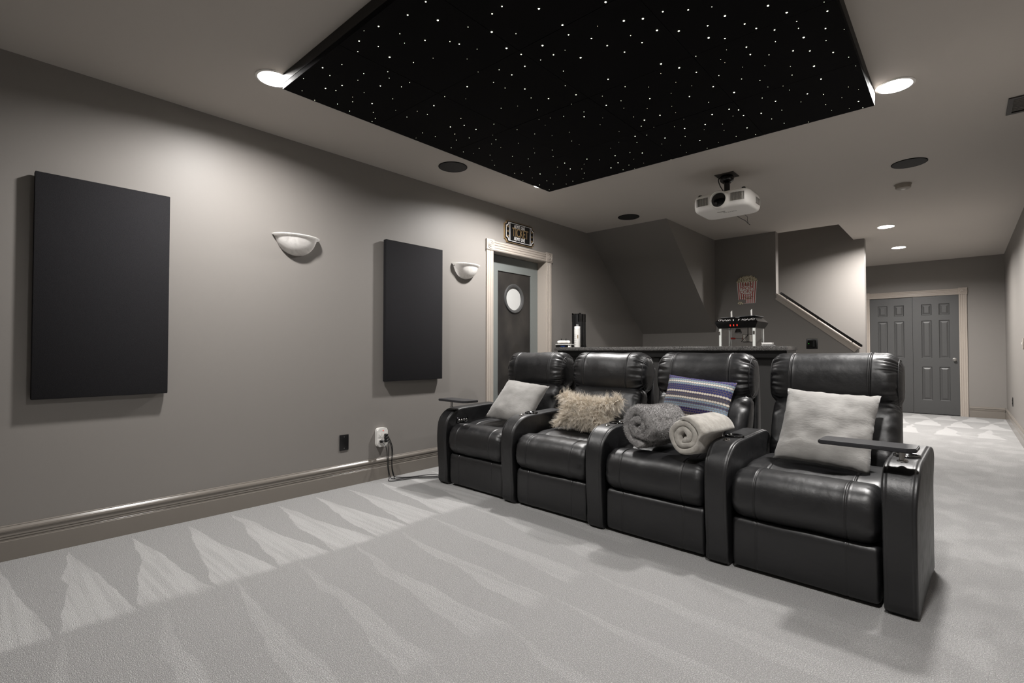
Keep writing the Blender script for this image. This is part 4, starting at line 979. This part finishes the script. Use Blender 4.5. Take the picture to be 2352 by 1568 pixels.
# scroll ornament lies on the sloping upper fascia
a_ = Vector((0, MY0 - .03, 1.36)); b_ = Vector((0, MY0 + .005, 1.398)); up = (b_ - a_).normalized(); nn = Vector((0, -up.z, up.y))
def fas(x, s_): q = Vector((x, 0, 0)) + a_ + up * s_ + nn * .0012; return ml(q.x, q.y, q.z)
bm = B(); cx_ = (MX0 + MX1) / 2
for sg in (-1, 1):
    pts = [fas(cx_ + sg * (.155 - .02 * math.cos(k * .5) * (1 - k / 26)), .026 + .013 * math.sin(k * .5) * (1 - k / 30)) for k in range(13)]; tube(bm, pts, .0014, 6)
    pts = [fas(cx_ + sg * (.15 - .10 * k / 30), .022 + .009 * math.sin(k * .55)) for k in range(31)]; tube(bm, pts, .0013, 6)
    pts = [fas(cx_ + sg * (.13 - .075 * k / 24), .024 + .011 * math.cos(k * .8)) for k in range(25)]; tube(bm, pts, .001, 6)
    for da in (-.4, 0, .4): tube(bm, [fas(cx_ + sg * .022, .012), fas(cx_ + sg * (.022 + .014 * math.sin(da + .4)), .012 + .02 * math.cos(da))], .0015, 6)
finish('scroll_ornament', bm, 'sign_white', rf)
for k in (-1, 0, 1):
    q = Vector((cx_ - .02 + k * .032, MY0 - .018, 1.326))
    finish('rocker_switch', box(B(), ml(q.x - .004, q.y - .008, q.z - .009), ml(q.x + .004, q.y + .002, q.z + .009), .001), 'red_glow', rf)
finish('top_lid', box(B(), ml(MX0 + .01, MY0 + .02, 1.4005), ml(MX0 + .15, MY1 - .02, 1.41), .003), 'black_plastic', pm, True, 40)
bm = box(B(), (-.085, -.14, -.004), (.085, .14, .004), .003); bmesh.ops.transform(bm, matrix=Matrix.Translation(ml(MX1 - .085, (MY0 + MY1) / 2, 1.412)) @ Matrix.Rotation(-.03, 4, 'Y'), verts=bm.verts); finish('top_lid', bm, 'tray_black', pm, True, 40)
ke = finish('kettle', lathe(B(), [(0, -.075), (.06, -.075), (.066, -.068), (.066, .0), (.06, .004), (0, .004)], 36, Matrix.Translation(ml(2.07, 5.32, 1.235))), 'chrome', pm, True, 40)
finish('kettle_hanger', tube(B(), [ml(2.07, 5.32, 1.24), ml(2.07, 5.32, 1.298)], .012, 14), 'brushed_steel', ke)
finish('kettle_handle', tube(B(), [ml(2.005, 5.30, 1.2), ml(1.955, 5.28, 1.2)], .004, 10), 'chrome', ke, True); finish('handle_grip', tube(B(), [ml(1.955, 5.28, 1.2), ml(1.915, 5.265, 1.2)], .009, 12), 'red_plastic', ke, True, 40)
finish('stir_arm', tube(B(), [ml(2.02, 5.25, 1.165), ml(2.055, 5.24, 1.2), ml(2.09, 5.24, 1.235)], .0025, 8), 'bar_black', ke)
finish('lamp_housing', lathe(B(), [(0, .0), (.03, .0), (.034, .01), (.02, .045), (0, .045)], 24, Matrix.Translation(ml(1.99, 5.26, 1.25))), 'brushed_steel', pm, True, 40)
for x_, nm in ((1.94, 'slim white tube standing on the flat lid of the popcorn machine'), (2.128, 'slim white tube standing on the tilted lid of the popcorn machine')):
    t = thing('white_tube', nm, 'tube', (x_, 5.22, 1.412 if x_ < 2 else 1.4187), 0, 'white tubes on the popcorn machine')
    bm = tube(B(), [(0, 0, 0), (-.002, 0, .06)], .0075, 14)
    for v in bm.verts:
        if v.co.z > .03: v.co.z += v.co.x * .9
    finish('tube_body', bm, 'white_plastic', t, True, 50)

# ------------------------------------------------------------------ camera, world, view
cam = bpy.data.cameras.new('camera'); co = bpy.data.objects.new('camera', cam); C.objects.link(co)
yaw, pit, rol = .7305, .0194, .0006
f = Vector((-math.sin(yaw) * math.cos(pit), math.cos(yaw) * math.cos(pit), math.sin(pit))); r = Vector((math.cos(yaw), math.sin(yaw), 0)); u = r.cross(f)
r2_, u2_ = r * math.cos(rol) + u * math.sin(rol), -r * math.sin(rol) + u * math.cos(rol)
co.matrix_world = basis((3.6607, 0, 1.07), r2_, u2_, -f)
cam.sensor_width = 36; cam.lens = 1155.34 * 36 / 2352; cam.clip_start = .02
sc = bpy.context.scene; sc.camera = co
w = bpy.data.worlds.new('world'); sc.world = w; w.use_nodes = True
w.node_tree.nodes['Background'].inputs[0].default_value = (.5, .49, .48, 1); w.node_tree.nodes['Background'].inputs[1].default_value = .02
vs = sc.view_settings; vs.view_transform = 'Standard'; vs.look = 'None'; vs.gamma = 1; vs.use_curve_mapping = False; vs.exposure = 0.0
sc.cycles.use_denoising = True
sc.cycles.diffuse_bounces = 6
